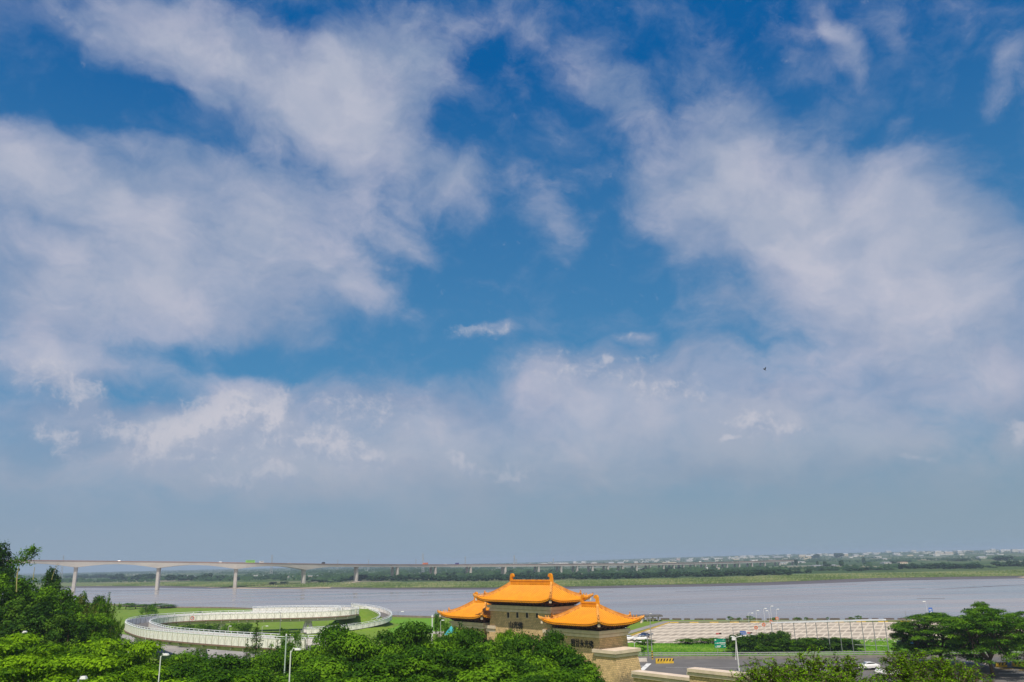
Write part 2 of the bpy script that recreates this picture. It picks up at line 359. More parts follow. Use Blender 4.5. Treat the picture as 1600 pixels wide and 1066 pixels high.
# low mud bars that break the river surface
for (xa, ya, xb, yb, hw) in ((1055, 924.6, 1160, 921.8, 5), (1160, 921.2, 1190, 920.6, 2), (1290, 914, 1340, 913, 1.5), (1460, 921, 1600, 913.5, 9), (1420, 920, 1446, 919.4, 2), (1432, 935.3, 1476, 935.2, 1.6), (930, 925.3, 958, 924.3, 2), (650, 931, 740, 927.5, 2), (470, 924.8, 530, 924.2, 3), (395, 925, 470, 925.6, 4), (130, 923, 330, 922.5, 4)):
    A, B = onz(xa, ya, .06), onz(xb, yb, .06); pts = []; k = 24; d = (B-A); nn = Vector((-d.y, d.x, 0)).normalized()
    up, dn = [], []
    for i in range(k+1):
        q = i/k; w = hw*math.sin(math.pi*q)**.6*(.7+.3*math.sin(i*1.7+xa)); c = A+d*q
        up.append(c+nn*w); dn.append(c-nn*w*.6)
    m = MB(); vs = [Vector((c.x, c.y, .12)) for c in [(u+w_)/2 for u, w_ in zip(up, dn)]]
    allv = [(p_.x, p_.y, -.1) for p_ in up]+[tuple(c) for c in vs]+[(p_.x, p_.y, -.1) for p_ in dn]
    fs = [(j*(k+1)+i, (j+1)*(k+1)+i, (j+1)*(k+1)+i+1, j*(k+1)+i+1) for j in range(2) for i in range(k)]
    m.add(allv, fs); tag(m.build('mud_bank', MUD, smooth=True), kind='structure')
# sandy beach strip under the bridge
SAND = pm('river_sand', (.42, .33, .24), (.30, .24, .18), .04, .9, 0, 6)
for poly in ([(318, 917.6), (370, 916.5), (420, 916), (480, 917), (520, 917.4), (515, 918.6), (440, 919), (380, 918.6)], [(540, 914.6), (565, 911.5), (560, 911), (530, 913.5)], [(1588, 901.5), (1600, 900.5), (1640, 900), (1640, 902), (1600, 902)]):
    pp = [onz(a, b, 1.0) for a, b in poly]; m = MB()
    pl = []
    for i, q in enumerate(pp):
        off = q.y-interp(FARS, q.x); w_ = mudw(q.x)
        zz = (-.15+1.4*(off+9)/(w_+15) if off < w_ else 1.25+1.75*(off-w_)/190)+.25
        pl.append((q.x, q.y, zz))
    c = [sum(v[i] for v in pl)/len(pl) for i in range(3)]
    m.add(pl+[c], [(i, (i+1) % len(pl), len(pl)) for i in range(len(pl))]); tag(m.build('sand_beach', SAND), kind='structure')
# ---------------------------------------------------------------- road, verge, parking ground (near bank, z = 5)
ASPH = pm('asphalt', (.125, .118, .112), (.155, .145, .138), .25, .85, .004, 8, spec=.25)
CONC = pm('pale_concrete', (.52, .47, .41), (.44, .40, .35), .5, .85, 0, 6)
WHITE = pm('white_paint', (.78, .77, .74), (.68, .67, .64), 1.5, .6)
YEL = pm('yellow_paint', (.72, .47, .04), (.55, .36, .04), 2, .6)
BLK = pm('black_paint', (.03, .03, .03), (.05, .045, .04), 2, .6)
def sheet(name, poly, z, mat, lift=0.):
    m = MB(); n_ = len(poly); m.add([(x, y, z) for x, y in poly], [tuple(range(n_))]); return tag(m.build(name, mat), kind='structure')
sheet('road', [(-16, 205), (-14, 168), (30, 160), (120, 152), (300, 150), (300, 178), (150, 187.2), (112, 190.7), (85, 193.4), (57.3, 196.7), (35.8, 200.1), (28.5, 201.3), (18, 202)], ZL+.03, ASPH)
def rl(pts, w, z, mat, name):
    m = MB(); m.sweep([Vector((*p_, z)) for p_ in pts], [(-w/2, 0), (w/2, 0)], closed=False); return tag(m.build(name, mat), kind='structure')
wl = [onz(1002.5, 1047.5, ZL).xy, onz(1014, 1037, ZL).xy]
rl(wl, 1.1, ZL+.045, WHITE, 'road_marking')
rl([onz(990, 1041, ZL).xy, onz(1010, 1041.3, ZL).xy], .5, ZL+.045, WHITE, 'road_marking')
rl([onz(1040, 1043, ZL).xy, onz(1290, 1045, ZL).xy], .15, ZL+.045, WHITE, 'road_marking')
rl([onz(1560, 1045.6, ZL).xy, onz(1584, 1045.2, ZL).xy], .6, ZL+.045, YEL, 'road_marking')
rl([onz(1592, 1047.5, ZL).xy, onz(1610, 1047, ZL).xy], .6, ZL+.045, YEL, 'road_marking')
rl([onz(1560, 1052, ZL).xy, onz(1600, 1052.8, ZL).xy], .35, ZL+.045, WHITE, 'road_marking')
rl([onz(1580, 1048.8, ZL).xy, onz(1600, 1048.8, ZL).xy], .3, ZL+.045, WHITE, 'road_marking')
isl = [onz(a, b, ZL).xy for a, b in ((1487, 1053), (1500, 1042), (1508, 1034), (1546, 1032), (1546, 1037), (1530, 1046), (1516, 1053))]
m = MB(); m.prism(isl, ZL-.1, ZL+.16); tag(m.build('paved_island', pm('pink_paving', (.50, .41, .36), (.36, .31, .29), .6, .85, 0, 5, (2, .6, 1), lo=.4, hi=.6)), kind='structure')
sheet('roadside_meadow', [(14, 235), (18, 202.3), (28.5, 201.6), (57.3, 197), (85, 193.7), (112, 191), (150, 187.5), (300, 178), (300, 212), (125, 222), (103, 226.5), (65, 234), (34, 240)], ZL+.02, LUSH)
# parking field: pale concrete lanes, darker skewed bays
lot = bpy.data.materials.new('parking_bays'); lot.use_nodes = True; t, n, l, p = mnodes(lot); p.inputs['Roughness'].default_value = .9
tcn = n.new('ShaderNodeTexCoord'); sx = n.new('ShaderNodeSeparateXYZ'); l.new(tcn.outputs['Object'], sx.inputs[0])
def mth(n, l, op, a, b=None, c=None):
    q = n.new('ShaderNodeMath'); q.operation = op
    for i, v in enumerate((a, b, c)):
        if v is None: continue
        if isinstance(v, (int, float)): q.inputs[i].default_value = v
        else: l.new(v, q.inputs[i])
    return q.outputs[0]
u = mth(n, l, 'MULTIPLY_ADD', sx.outputs[1], -.49, sx.outputs[0]); v_ = sx.outputs[1]
nz = n.new('ShaderNodeTexNoise'); nz.inputs['Scale'].default_value = .5; nz.inputs['Detail'].default_value = 7; l.new(tcn.outputs['Object'], nz.inputs['Vector'])
nz2 = n.new('ShaderNodeTexNoise'); nz2.inputs['Scale'].default_value = .11; nz2.inputs['Detail'].default_value = 4; l.new(tcn.outputs['Object'], nz2.inputs['Vector'])
uw = mth(n, l, 'MULTIPLY_ADD', nz.outputs[0], .4, u)
fu = mth(n, l, 'FRACT', mth(n, l, 'MULTIPLY', uw, 1/2.7)); fv = mth(n, l, 'FRACT', mth(n, l, 'MULTIPLY', mth(n, l, 'MULTIPLY_ADD', nz.outputs[0], .8, v_), 1/11.))
bu = mth(n, l, 'GREATER_THAN', fu, .22); bv = mth(n, l, 'GREATER_THAN', fv, .36)
bay = mth(n, l, 'MULTIPLY', bu, bv)
bay = mth(n, l, 'MULTIPLY', bay, mth(n, l, 'MULTIPLY_ADD', nz2.outputs[0], 1.1, .25))
mx = n.new('ShaderNodeMix'); mx.data_type = 'RGBA'; l.new(bay, mx.inputs[0]); mx.inputs[6].default_value = (.60, .52, .41, 1); mx.inputs[7].default_value = (.32, .265, .205, 1)
mx2 = n.new('ShaderNodeMix'); mx2.data_type = 'RGBA'; mx2.blend_type = 'MULTIPLY'; mx2.inputs[0].default_value = .6; l.new(mx.outputs[2], mx2.inputs[6])
cr = n.new('ShaderNodeMapRange'); cr.inputs[1].default_value = .3; cr.inputs[2].default_value = .7; cr.inputs[3].default_value = .75; cr.inputs[4].default_value = 1.1; l.new(nz.outputs[0], cr.inputs[0]); l.new(cr.outputs[0], mx2.inputs[7])
l.new(mx2.outputs[2], p.inputs['Base Color'])
LOT = [onz(a, b, ZL).xy for a, b in ((958, 1004), (1045, 973.5), (1424, 972), (1416, 1003), (1300, 1004), (1180, 1003.5), (1060, 1005.5))]
sheet('parking_ground', LOT, ZL+.05, lot)
dust = [onz(a, b, ZL).xy for a, b in ((1424.5, 972), (1424, 968.6), (1600, 967), (1640, 985), (1560, 992), (1416.5, 1003))]
sheet('dirt_yard', dust, ZL+.045, pm('pale_dirt', (.50, .42, .33), (.40, .34, .26), .08, .95, 0, 6))
sheet('embankment_path', [onz(a, b, ZL).xy for a, b in ((955, 994), (1036, 970.6), (1600, 967), (1600, 968.6), (1424, 968.9), (1050, 972), (955, 998))], ZL+.035, pm('grey_path', (.30, .28, .26), (.24, .225, .21), .2, .9))
sheet('mown_verge', [onz(a, b, ZL).xy for a, b in ((955, 998.5), (1048, 971.6), (1424, 969.3), (1424, 971.7), (1046, 973.3), (958, 1003.5))], ZL+.065, OLIVE)
k1 = [onz(a, b, ZL) for a, b in ((958, 1003.4), (1045.5, 973.4), (1423, 971.9))]
m = MB()
for a, b in zip(k1[:-1], k1[1:]):
    nseg = int((b-a).length/3.4); d = (b-a)/nseg
    for i in range(nseg):
        if i % 2 == 0 or b is k1[1]:
            c = a+d*(i+.5); m.box((c.x, c.y, ZL+.15), (d.length*.86, .35, .3), math.atan2(d.y, d.x))
kb = m.build('kerb', YEL); tag(kb, 'yellow painted kerb blocks along the grass verge of the parking ground', 'kerb')
sheet('service_road', [onz(a, b, ZL).xy for a, b in ((180, 988), (240, 1002), (300, 1010), (360, 1015), (440, 1018), (440, 1034), (330, 1030), (250, 1020), (180, 1004))], ZL+.04, pm('service_asphalt', (.27, .25, .235), (.36, .34, .31), .15, .9, 0, 6))
# green paddock left of the gate with a hedge-like dark strip
sheet('rice_paddock', [onz(a, b, ZL).xy for a, b in ((590, 968), (690, 966), (700, 985), (700, 990), (612, 990))], ZL+.03, LUSH)
sheet('gravel_path', [onz(a, b, ZL).xy for a, b in ((640, 989.5), (676, 987), (700, 987), (700, 989.6), (650, 992))], ZL+.05, CONC)
# ================================================================= temple gate
GX, GY = 14.34, 150.0
GA = -.867                                   # facade runs towards the viewer on the right
gate = empty('temple_gate', (GX, GY, 0), GA, 'sandstone temple gate with three golden hipped roofs and arched passages', 'temple gate')
stone = bpy.data.materials.new('sandstone_blocks'); stone.use_nodes = True; t, n, l, p = mnodes(stone); p.inputs['Roughness'].default_value = .9
tcn = n.new('ShaderNodeTexCoord'); sx = n.new('ShaderNodeSeparateXYZ'); l.new(tcn.outputs['Object'], sx.inputs[0])
cbx = n.new('ShaderNodeCombineXYZ'); l.new(mth(n, l, 'ADD', sx.outputs[0], sx.outputs[1]), cbx.inputs[0]); l.new(sx.outputs[2], cbx.inputs[1])
bk = n.new('ShaderNodeTexBrick'); l.new(cbx.outputs[0], bk.inputs['Vector']); bk.inputs['Scale'].default_value = 1; bk.inputs['Brick Width'].default_value = .62; bk.inputs['Row Height'].default_value = .3; bk.inputs['Mortar Size'].default_value = .022
bk.inputs['Color1'].default_value = (.72, .50, .25, 1); bk.inputs['Color2'].default_value = (.57, .40, .195, 1); bk.inputs['Mortar'].default_value = (.30, .22, .12, 1)
nz = n.new('ShaderNodeTexNoise'); nz.inputs['Scale'].default_value = 1.1; nz.inputs['Detail'].default_value = 8; nz.inputs['Roughness'].default_value = .7; l.new(tcn.outputs['Object'], nz.inputs['Vector'])
mx = n.new('ShaderNodeMix'); mx.data_type = 'RGBA'; mx.blend_type = 'MULTIPLY'; mx.inputs[0].default_value = 1; l.new(bk.outputs[0], mx.inputs[6])
cr = n.new('ShaderNodeMapRange'); cr.inputs[1].default_value = .3; cr.inputs[2].default_value = .7; cr.inputs[3].default_value = .72; cr.inputs[4].default_value = 1.2; l.new(nz.outputs[0], cr.inputs[0]); l.new(cr.outputs[0], mx.inputs[7])
# black weathering stain low on the end tower (a patch with its own outline)
mp = n.new('ShaderNodeMapping'); mp.vector_type = 'TEXTURE'; mp.inputs['Location'].default_value = (3.2, 3.4, 6.4); mp.inputs['Scale'].default_value = (4.6, 5.2, 5.); l.new(tcn.outputs['Object'], mp.inputs[0])
gs = n.new('ShaderNodeTexGradient'); gs.gradient_type = 'SPHERICAL'; l.new(mp.outputs[0], gs.inputs[0])
nz3 = n.new('ShaderNodeTexNoise'); nz3.inputs['Scale'].default_value = 2.6; nz3.inputs['Detail'].default_value = 6; nz3.inputs['Roughness'].default_value = .7; l.new(tcn.outputs['Object'], nz3.inputs['Vector'])
sm = mth(n, l, 'ADD', gs.outputs['Fac'], mth(n, l, 'MULTIPLY_ADD', nz3.outputs[0], 1.3, -.75)); mr = n.new('ShaderNodeMapRange'); mr.inputs[1].default_value = .25; mr.inputs[2].default_value = .62; mr.inputs[4].default_value = .78; l.new(sm, mr.inputs[0])
mx3 = n.new('ShaderNodeMix'); mx3.data_type = 'RGBA'; l.new(mr.outputs[0], mx3.inputs[0]); l.new(mx.outputs[2], mx3.inputs[6]); mx3.inputs[7].default_value = (.10, .085, .055, 1)
l.new(mx3.outputs[2], p.inputs['Base Color'])
b = n.new('ShaderNodeBump'); b.inputs['Distance'].default_value = .03; l.new(bk.outputs['Fac'], b.inputs['Height']); b.invert = True; l.new(b.outputs[0], p.inputs['Normal'])
CAP = pm('pale_granite', (.74, .60, .46), (.60, .49, .38), .9, .75, 0, 7)
GOLD = pm('golden_glaze', (.90, .38, .004), (.80, .32, .003), .6, .42, 0, 6, spec=.25, lo=.3, hi=.75)
GOLD2 = pm('golden_ridge', (.82, .32, .008), (.68, .24, .006), 1.2, .45, 0, 6, spec=.3)
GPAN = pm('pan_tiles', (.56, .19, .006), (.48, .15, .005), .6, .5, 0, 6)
HIPM = pm('weathered_ridge', (.70, .34, .07), (.50, .20, .035), 1.6, .5, 0, 7)
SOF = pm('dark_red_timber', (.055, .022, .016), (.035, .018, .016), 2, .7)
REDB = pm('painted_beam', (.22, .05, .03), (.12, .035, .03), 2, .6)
HOLE = pm('dark_opening', (.02, .017, .014), (.03, .025, .02), 2, .9)
INK = pm('black_letters', (.018, .016, .016), (.03, .025, .025), 2, .5)
def block(mb, x0, x1, y0, y1, z0, z1, bat=0., mi=0):
    vs = [(x0-bat, y0-bat, z0), (x1+bat, y0-bat, z0), (x1+bat, y1+bat, z0), (x0-bat, y1+bat, z0), (x0, y0, z1), (x1, y0, z1), (x1, y1, z1), (x0, y1, z1)]
    mb.add(vs, [(3, 2, 1, 0), (4, 5, 6, 7), (0, 1, 5, 4), (1, 2, 6, 5), (2, 3, 7, 6), (3, 0, 4, 7)], mi)
def cornice(name, x0, x1, y0, y1, z0, z1, out=.55):
    mb = MB(); h = (z1-z0)
    block(mb, x0-out*.45, x1+out*.45, y0-out*.45, y1+out*.45, z0, z0+h*.40)
    block(mb, x0-out*.2, x1+out*.2, y0-out*.2, y1+out*.2, z0+h*.40, z0+h*.52)
    block(mb, x0-out, x1+out, y0-out, y1+out, z0+h*.52, z0+h)
    return mb.build(name, CAP, gate)
def pavilion(x0, x1, y0, y1, zmid, upl, zr, inset, wallz, corn):
    """hipped tile roof over eave rectangle x0..x1, y0..y1"""
    cx, cy = (x0+x1)/2, (y0+y1)/2; W2, D2 = (x1-x0)/2, (y1-y0)/2; Lr = max(1.2, W2-D2)*1.0
    def hz(x, y, off=0.):
        tf = abs(y)/D2; te = max(0., (abs(x)-Lr)/(W2-Lr)); t_ = max(tf, te); s_ = min(tf, te)
        f = 1-(1-min(t_, 1))**1.55
        return zr+(zmid-zr)*f+upl*(s_**3.2)*(t_**2)+off
    sp_ = .50; mb = MB(); ed = MB()
    bump = (0., .15, .19, .15)
    def rows(axis, sgn):
        A = W2 if axis == 0 else D2; nrow = max(4, int(round(2*A/sp_))); w = 2*A/nrow
        for r in range(nrow):
            seg = []
            for k in range(5):
                a = -A+w*(r+k/4.); bm_ = bump[k % 4]
                if axis == 0:
                    lim = 0. if abs(a) <= Lr else D2*(abs(a)-Lr)/(W2-Lr)
                    col = []
                    for j in range(13):
                        q = D2-(D2-lim)*j/12.; col.append((cx+a, cy+sgn*q, hz(a, q)+bm_))
                else:
                    lim = Lr+(W2-Lr)*abs(a)/D2; col = []
                    for j in range(13):
                        q = W2-(W2-lim)*j/12.; col.append((cx+sgn*q, cy+a, hz(q, a)+bm_))
                seg.append(col)
            vs = [v for c in seg for v in c]; fs = []
            for k in range(4):
                for j in range(12):
                    q = (k*13+j, (k+1)*13+j, (k+1)*13+j+1, k*13+j+1)
                    fs.append(q if (axis == 0) == (sgn > 0) else q[::-1])
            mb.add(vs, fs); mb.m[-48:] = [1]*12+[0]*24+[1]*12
            # round end tile and drip under it
            e0, e2, e4 = seg[0][0], seg[2][0], seg[4][0]
            o_ = Vector((0, sgn*.04, 0)) if axis == 0 else Vector((sgn*.04, 0, 0))
            dvec = Vector((1, 0, 0)) if axis == 0 else Vector((0, 1, 0)); c = Vector(e2)+o_-Vector((0, 0, .02)); pts = [c+dvec*(.12*math.cos(2*math.pi*i/6))+Vector((0, 0, .11*math.sin(2*math.pi*i/6))) for i in range(6)]
            ed.add([*pts, *[q-o_*3 for q in pts]], [tuple(range(6)), *[(i, (i+1) % 6, 6+(i+1) % 6, 6+i) for i in range(6)]])
            ed.add([Vector(e0)-Vector((0, 0, .0)), Vector(e4), Vector(e4)-Vector((0, 0, .12)), (Vector(e0)+Vector(e4))/2-Vector((0, 0, .24)), Vector(e0)-Vector((0, 0, .12))], [(0, 1, 2, 3, 4)])
    for ax in (0, 1):
        for sg in (-1, 1): rows(ax, sg)
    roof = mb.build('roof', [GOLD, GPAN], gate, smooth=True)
    ed.build('eave_tiles', GOLD2, roof)
    # soffit, rafters and bracket band
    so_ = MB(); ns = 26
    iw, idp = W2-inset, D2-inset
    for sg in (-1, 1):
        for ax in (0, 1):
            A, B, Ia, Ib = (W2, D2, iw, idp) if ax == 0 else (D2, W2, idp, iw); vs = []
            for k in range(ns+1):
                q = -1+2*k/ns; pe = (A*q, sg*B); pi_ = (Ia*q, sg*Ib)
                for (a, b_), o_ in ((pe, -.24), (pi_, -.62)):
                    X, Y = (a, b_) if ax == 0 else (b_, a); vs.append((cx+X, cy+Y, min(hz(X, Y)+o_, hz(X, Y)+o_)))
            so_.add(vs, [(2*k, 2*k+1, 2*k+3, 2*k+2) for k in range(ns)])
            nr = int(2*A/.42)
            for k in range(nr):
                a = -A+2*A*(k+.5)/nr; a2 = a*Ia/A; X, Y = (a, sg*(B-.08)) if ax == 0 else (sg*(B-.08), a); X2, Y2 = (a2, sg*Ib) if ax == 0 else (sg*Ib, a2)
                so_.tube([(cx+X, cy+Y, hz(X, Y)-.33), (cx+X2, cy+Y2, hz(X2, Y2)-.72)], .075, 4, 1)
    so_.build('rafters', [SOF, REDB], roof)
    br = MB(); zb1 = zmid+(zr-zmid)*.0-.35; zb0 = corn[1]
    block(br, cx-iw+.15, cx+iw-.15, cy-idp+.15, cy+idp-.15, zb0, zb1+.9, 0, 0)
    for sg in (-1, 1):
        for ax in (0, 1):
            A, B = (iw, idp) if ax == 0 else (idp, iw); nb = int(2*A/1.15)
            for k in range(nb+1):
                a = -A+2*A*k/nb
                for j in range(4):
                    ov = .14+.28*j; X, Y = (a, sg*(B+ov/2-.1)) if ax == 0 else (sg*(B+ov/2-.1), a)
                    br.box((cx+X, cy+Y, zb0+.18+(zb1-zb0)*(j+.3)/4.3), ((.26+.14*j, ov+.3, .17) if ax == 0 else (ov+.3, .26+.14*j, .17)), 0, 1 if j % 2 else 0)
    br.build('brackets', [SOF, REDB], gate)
    # ridges
    rd = MB()
    for dz, hw, h in ((0, .34, .30), (.30, .26, .34), (.64, .34, .14), (.78, .22, .16)):
        block(rd, cx-Lr-.15, cx+Lr+.15, cy-hw, cy+hw, zr-.05+dz, zr-.05+dz+h)
    for sg in (-1, 1):
        prof = [(.0, 0), (.95, 0), (1.0, .35), (.78, .75), (.62, 1.15), (.70, 1.5), (.98, 1.62), (1.12, 1.5), (1.16, 1.75), (1.0, 2.05), (.66, 2.2), (.36, 2.12), (.16, 1.8), (.1, 1.3), (.02, .8)]
        rd.plate(prof if sg < 0 else prof[::-1], (cx+sg*(Lr+.42), cy-.24, zr-.05), (-sg, 0, 0), (0, 0, 1), .48 if sg > 0 else -.48)
    rd.build('ridge', GOLD2, roof)
    for sx_ in (-1, 1):
        for sy_ in (-1, 1):
            hp = MB(); path = []
            for k in range(17):
                q = k/16; X, Y = (Lr+(W2-Lr)*q), D2*q; path.append(Vector((cx+sx_*X, cy+sy_*Y, hz(X, Y))))
            hp.sweep(path, [(-.24, -.05), (.24, -.05), (.24, .30), (.13, .42), (-.13, .42), (-.24, .30)])
            hp.sweep(path[:12], [(-.17, .3), (.17, .3), (.2, .72), (-.2, .72)])
            e = path[11]; hp.tube([e+Vector((0, 0, .5)), e+Vector((sx_*.25, sy_*.25*D2/(W2-Lr), .75)), e+Vector((sx_*.3, sy_*.3, 1.15)), e+Vector((sx_*.15, sy_*.15, 1.3))], [.22, .26, .14, .06], 6)
            for k in (12, 13, 14):
                e = path[k]; hp.tube([e+Vector((0, 0, .3)), e+Vector((0, 0, .62)), e+Vector((sx_*.05, 0, .82))], [.14, .16, .06], 5)
            e = path[16]; dr = (path[16]-path[14]).normalized(); hp.tube([e-dr*.3, e+dr*.3+Vector((0, 0, .12)), e+dr*.42+Vector((0, 0, .45))], [.3, .26, .12], 7)
            hp.build('hip_ridge', HIPM, roof)
            bl = MB(); c = path[16]-dr*.25; bl.box((c.x, c.y, c.z-.62), (.44, .44, .44), math.pi/4); bl.build('corner_beam_end', CAP, roof)
    # wall
    wx0, wx1, wy0, wy1 = x0+inset, x1-inset, y0+inset, y1-inset
    cornice('cornice', wx0+.0, wx1, wy0, wy1, *corn)
    return wx0, wx1, wy0, wy1
RP = (-15.5, 0, 0, 11.6); MP = (-36.3, -12.75, .15, 11.3); LP = (-49.3, -33.9, 0, 11.6)
wR = pavilion(*RP, 16.45, .75, 19.3, 2.15, 12.4, (14.2, 15.4))
wM = pavilion(*MP, 20.15, .8, 23.25, 2.3, 14, (17.9, 19.15))
wL = pavilion(*LP, 16.45, .75, 19.3, 2.15, 12.4, (14.2, 15.4))
def wall_block(name, mb, mat=stone):
    return mb.build(name, mat, gate)
# right and left towers with an arch through each
def arch_wall(x0, x1, y0, y1, z0, z1, ac, ar, bat):
    """stone block with a round-headed passage in its front and rear face"""
    mb = MB(); K = 16; zc = z0+.6
    def fy(z, s): return (y0-bat*(z1-z)/(z1-z0)) if s < 0 else (y1+bat*(z1-z)/(z1-z0))
    def fx(z, s): return (x0-bat*(z1-z)/(z1-z0)) if s < 0 else (x1+bat*(z1-z)/(z1-z0))
    for s in (-1, 1):
        arc = [(ac-ar, z0)]+[(ac-ar*math.cos(math.pi*i/K), zc+ar*math.sin(math.pi*i/K)) for i in range(K+1)]+[(ac+ar, z0)]
        P = lambda x, z: (x, fy(z, s), z)
        vs = [P(fx(z0, -1), z0), P(fx(z1, -1), z1), P(fx(z1, 1), z1), P(fx(z0, 1), z0)]+[P(x, z) for x, z in arc]; fs = []
        nA = len(arc); mid = 4+nA//2
        fs.append(tuple([0]+[4+i for i in range(nA//2+1)]+[1])); fs.append(tuple([2]+[4+i for i in range(nA//2, nA)]+[3])); fs.append((1, 4+nA//2, 2))
        mb.add(vs, [f if s > 0 else f[::-1] for f in fs])
        if s < 0:
            rev = MB()
            for i in range(nA-1):
                (xa, za), (xb, zb) = arc[i], arc[i+1]
                def out(x, z): v = Vector((x-ac, max(0, z-zc))); v = v.normalized()*(v.length+.75) if z > zc else Vector((math.copysign(ar+.75, x-ac), z-zc)); return ac+v.x, zc+(v.y if z > zc else z-zc)
                oa, ob = out(xa, za), out(xb, zb)
                q = [(xa, fy(za, s)-.18, za), (oa[0], fy(oa[1], s)-.18, oa[1]), (ob[0], fy(ob[1], s)-.18, ob[1]), (xb, fy(zb, s)-.18, zb)]
                q2 = [(xa, fy(za, s)+.2, za), (oa[0], fy(oa[1], s)+.2, oa[1]), (ob[0], fy(ob[1], s)+.2, ob[1]), (xb, fy(zb, s)+.2, zb)]
                rev.add(q+q2, [(0, 1, 2, 3), (1, 5, 6, 2), (0, 3, 7, 4)])
            rev.build('arch_surround', pm('red_brown_stone', (.20, .085, .05), (.14, .06, .04), 2, .7), gate)
    for s in (-1, 1):
        vs = [(fx(z0, s), fy(z0, -1), z0), (fx(z0, s), fy(z0, 1), z0), (fx(z1, s), fy(z1, 1), z1), (fx(z1, s), fy(z1, -1), z1)]
        mb.add(vs, [(0, 1, 2, 3) if s > 0 else (3, 2, 1, 0)])
    mb.add([(x0, y0, z1), (x1, y0, z1), (x1, y1, z1), (x0, y1, z1)], [(0, 1, 2, 3)])
    # passage lining
    arc = [(ac-ar, z0)]+[(ac-ar*math.cos(math.pi*i/K), zc+ar*math.sin(math.pi*i/K)) for i in range(K+1)]+[(ac+ar, z0)]
    vs = [(x, fy(z, -1)+.02, z) for x, z in arc]+[(x, fy(z, 1)-.02, z) for x, z in arc]; nA = len(arc)
    mb.add(vs, [(i+1, i, nA+i, nA+i+1) for i in range(nA-1)])
    return mb
wall_block('tower_wall', arch_wall(wR[0], wR[1], wR[2], wR[3], ZL, 14.2, -7.9, 4.1, .55))
wall_block('tower_wall', arch_wall(wL[0], wL[1], wL[2], wL[3], ZL, 14.2, -41.1, 4.1, .55))
wall_block('central_wall', arch_wall(wM[0], wM[1], wM[2], wM[3], ZL, 17.9, -24.5, 5.4, .7))
# side buttress tower right of the end pavilion, with its stepped cap
bx0, bx1, by0, by1 = wR[1]-1.6, 1.9, wR[2]-.35, wR[3]-1.9
mb = MB(); block(mb, bx0+.9, bx1, by0, by1, ZL-.2, 11.2, .0); mb.v = [(x+(1.25*(11.55-z)/6.5 if x > 1 else 0), y-(.35*(11.55-z)/6.5 if y < 4 else -.5*(11.55-z)/6.5), z) for x, y, z in mb.v]
wall_block('buttress', mb)
cornice('buttress_cap', bx0+.9, bx1, by0, by1, 11.2, 12.35, .5)
mb = MB(); block(mb, wL[0]-4.4, wL[0]+.5, by0, by1, ZL-.2, 11.2, 0); wall_block('buttress', mb); cornice('buttress_cap', wL[0]-4.4, wL[0]+.5, by0, by1, 11.2, 12.35, .5)
for (a, b_) in ((-16.9, -14.2), (-35.2, -32.4)):
    mb = MB(); block(mb, a, b_, wR[2]+.25, wR[3]-.5, ZL, 13.6); wall_block('link_wall', mb); cornice('link_cap', a, b_, wR[2]+.25, wR[3]-.5, 13.75, 15.0, .4)
for px in (795, 809.3, 824.4, 840):
    # window recess positions read off as distances along the central wall
    d = ray(px, 961); fyw = wM[2]; ux_, uy_ = math.cos(GA), math.sin(GA); bx_, by_ = -uy_, ux_
    # solve GX + ux*s + bx*fy = d.x*k ; GY + uy*s + by*fy = d.y*k
    Aa = np.array([[ux_, -d.x], [uy_, -d.y]]); rr = np.array([-(GX+bx_*fyw), -(GY+by_*fyw)]); s_, k_ = np.linalg.solve(Aa, rr)
    zc = CZ+d.z*k_; mb = MB(); mb.box((s_, fyw-.02, zc), (.8, .25, 1.25), 0, 1); mb.box((s_, fyw-.10, zc), (.62, .16, 1.05), 0, 0); mb.build('window', [HOLE, CAP], gate)
def lettering(txt, x0, x1, y, z, h):
    cv = bpy.data.curves.new('lettering', 'FONT'); cv.body = txt; cv.size = 1.; cv.extrude = .04; cv.align_x = 'CENTER'; cv.space_character = 1.0; cv.offset = .012
    o = bpy.data.objects.new('tmp', cv); COL.objects.link(o); bpy.context.view_layer.update()
    me = bpy.data.meshes.new_from_object(o.evaluated_get(bpy.context.evaluated_depsgraph_get())); COL.objects.unlink(o); bpy.data.objects.remove(o)
    me.materials.clear(); me.materials.append(INK); o = bpy.data.objects.new('lettering', me); COL.objects.link(o)
    co = np.array([v.co[:] for v in me.vertices]); wd = co[:, 0].max()-co[:, 0].min(); hh = co[:, 1].max()-co[:, 1].min()
    o.rotation_euler = (math.pi/2, 0, 0); o.scale = ((x1-x0)/wd, h/hh, 1); o.location = ((x0+x1)/2-(co[:, 0].max()+co[:, 0].min())/2*(x1-x0)/wd, y, z-(co[:, 1].min())*h/hh); o.parent = gate
    return o
lettering('山光佛', -27.6, -23.3, wM[2]-.35, 14.75, 1.35)
lettering('照普永光佛', -9.4, -3.6, wR[2]-.16, 12.35, 1.35)
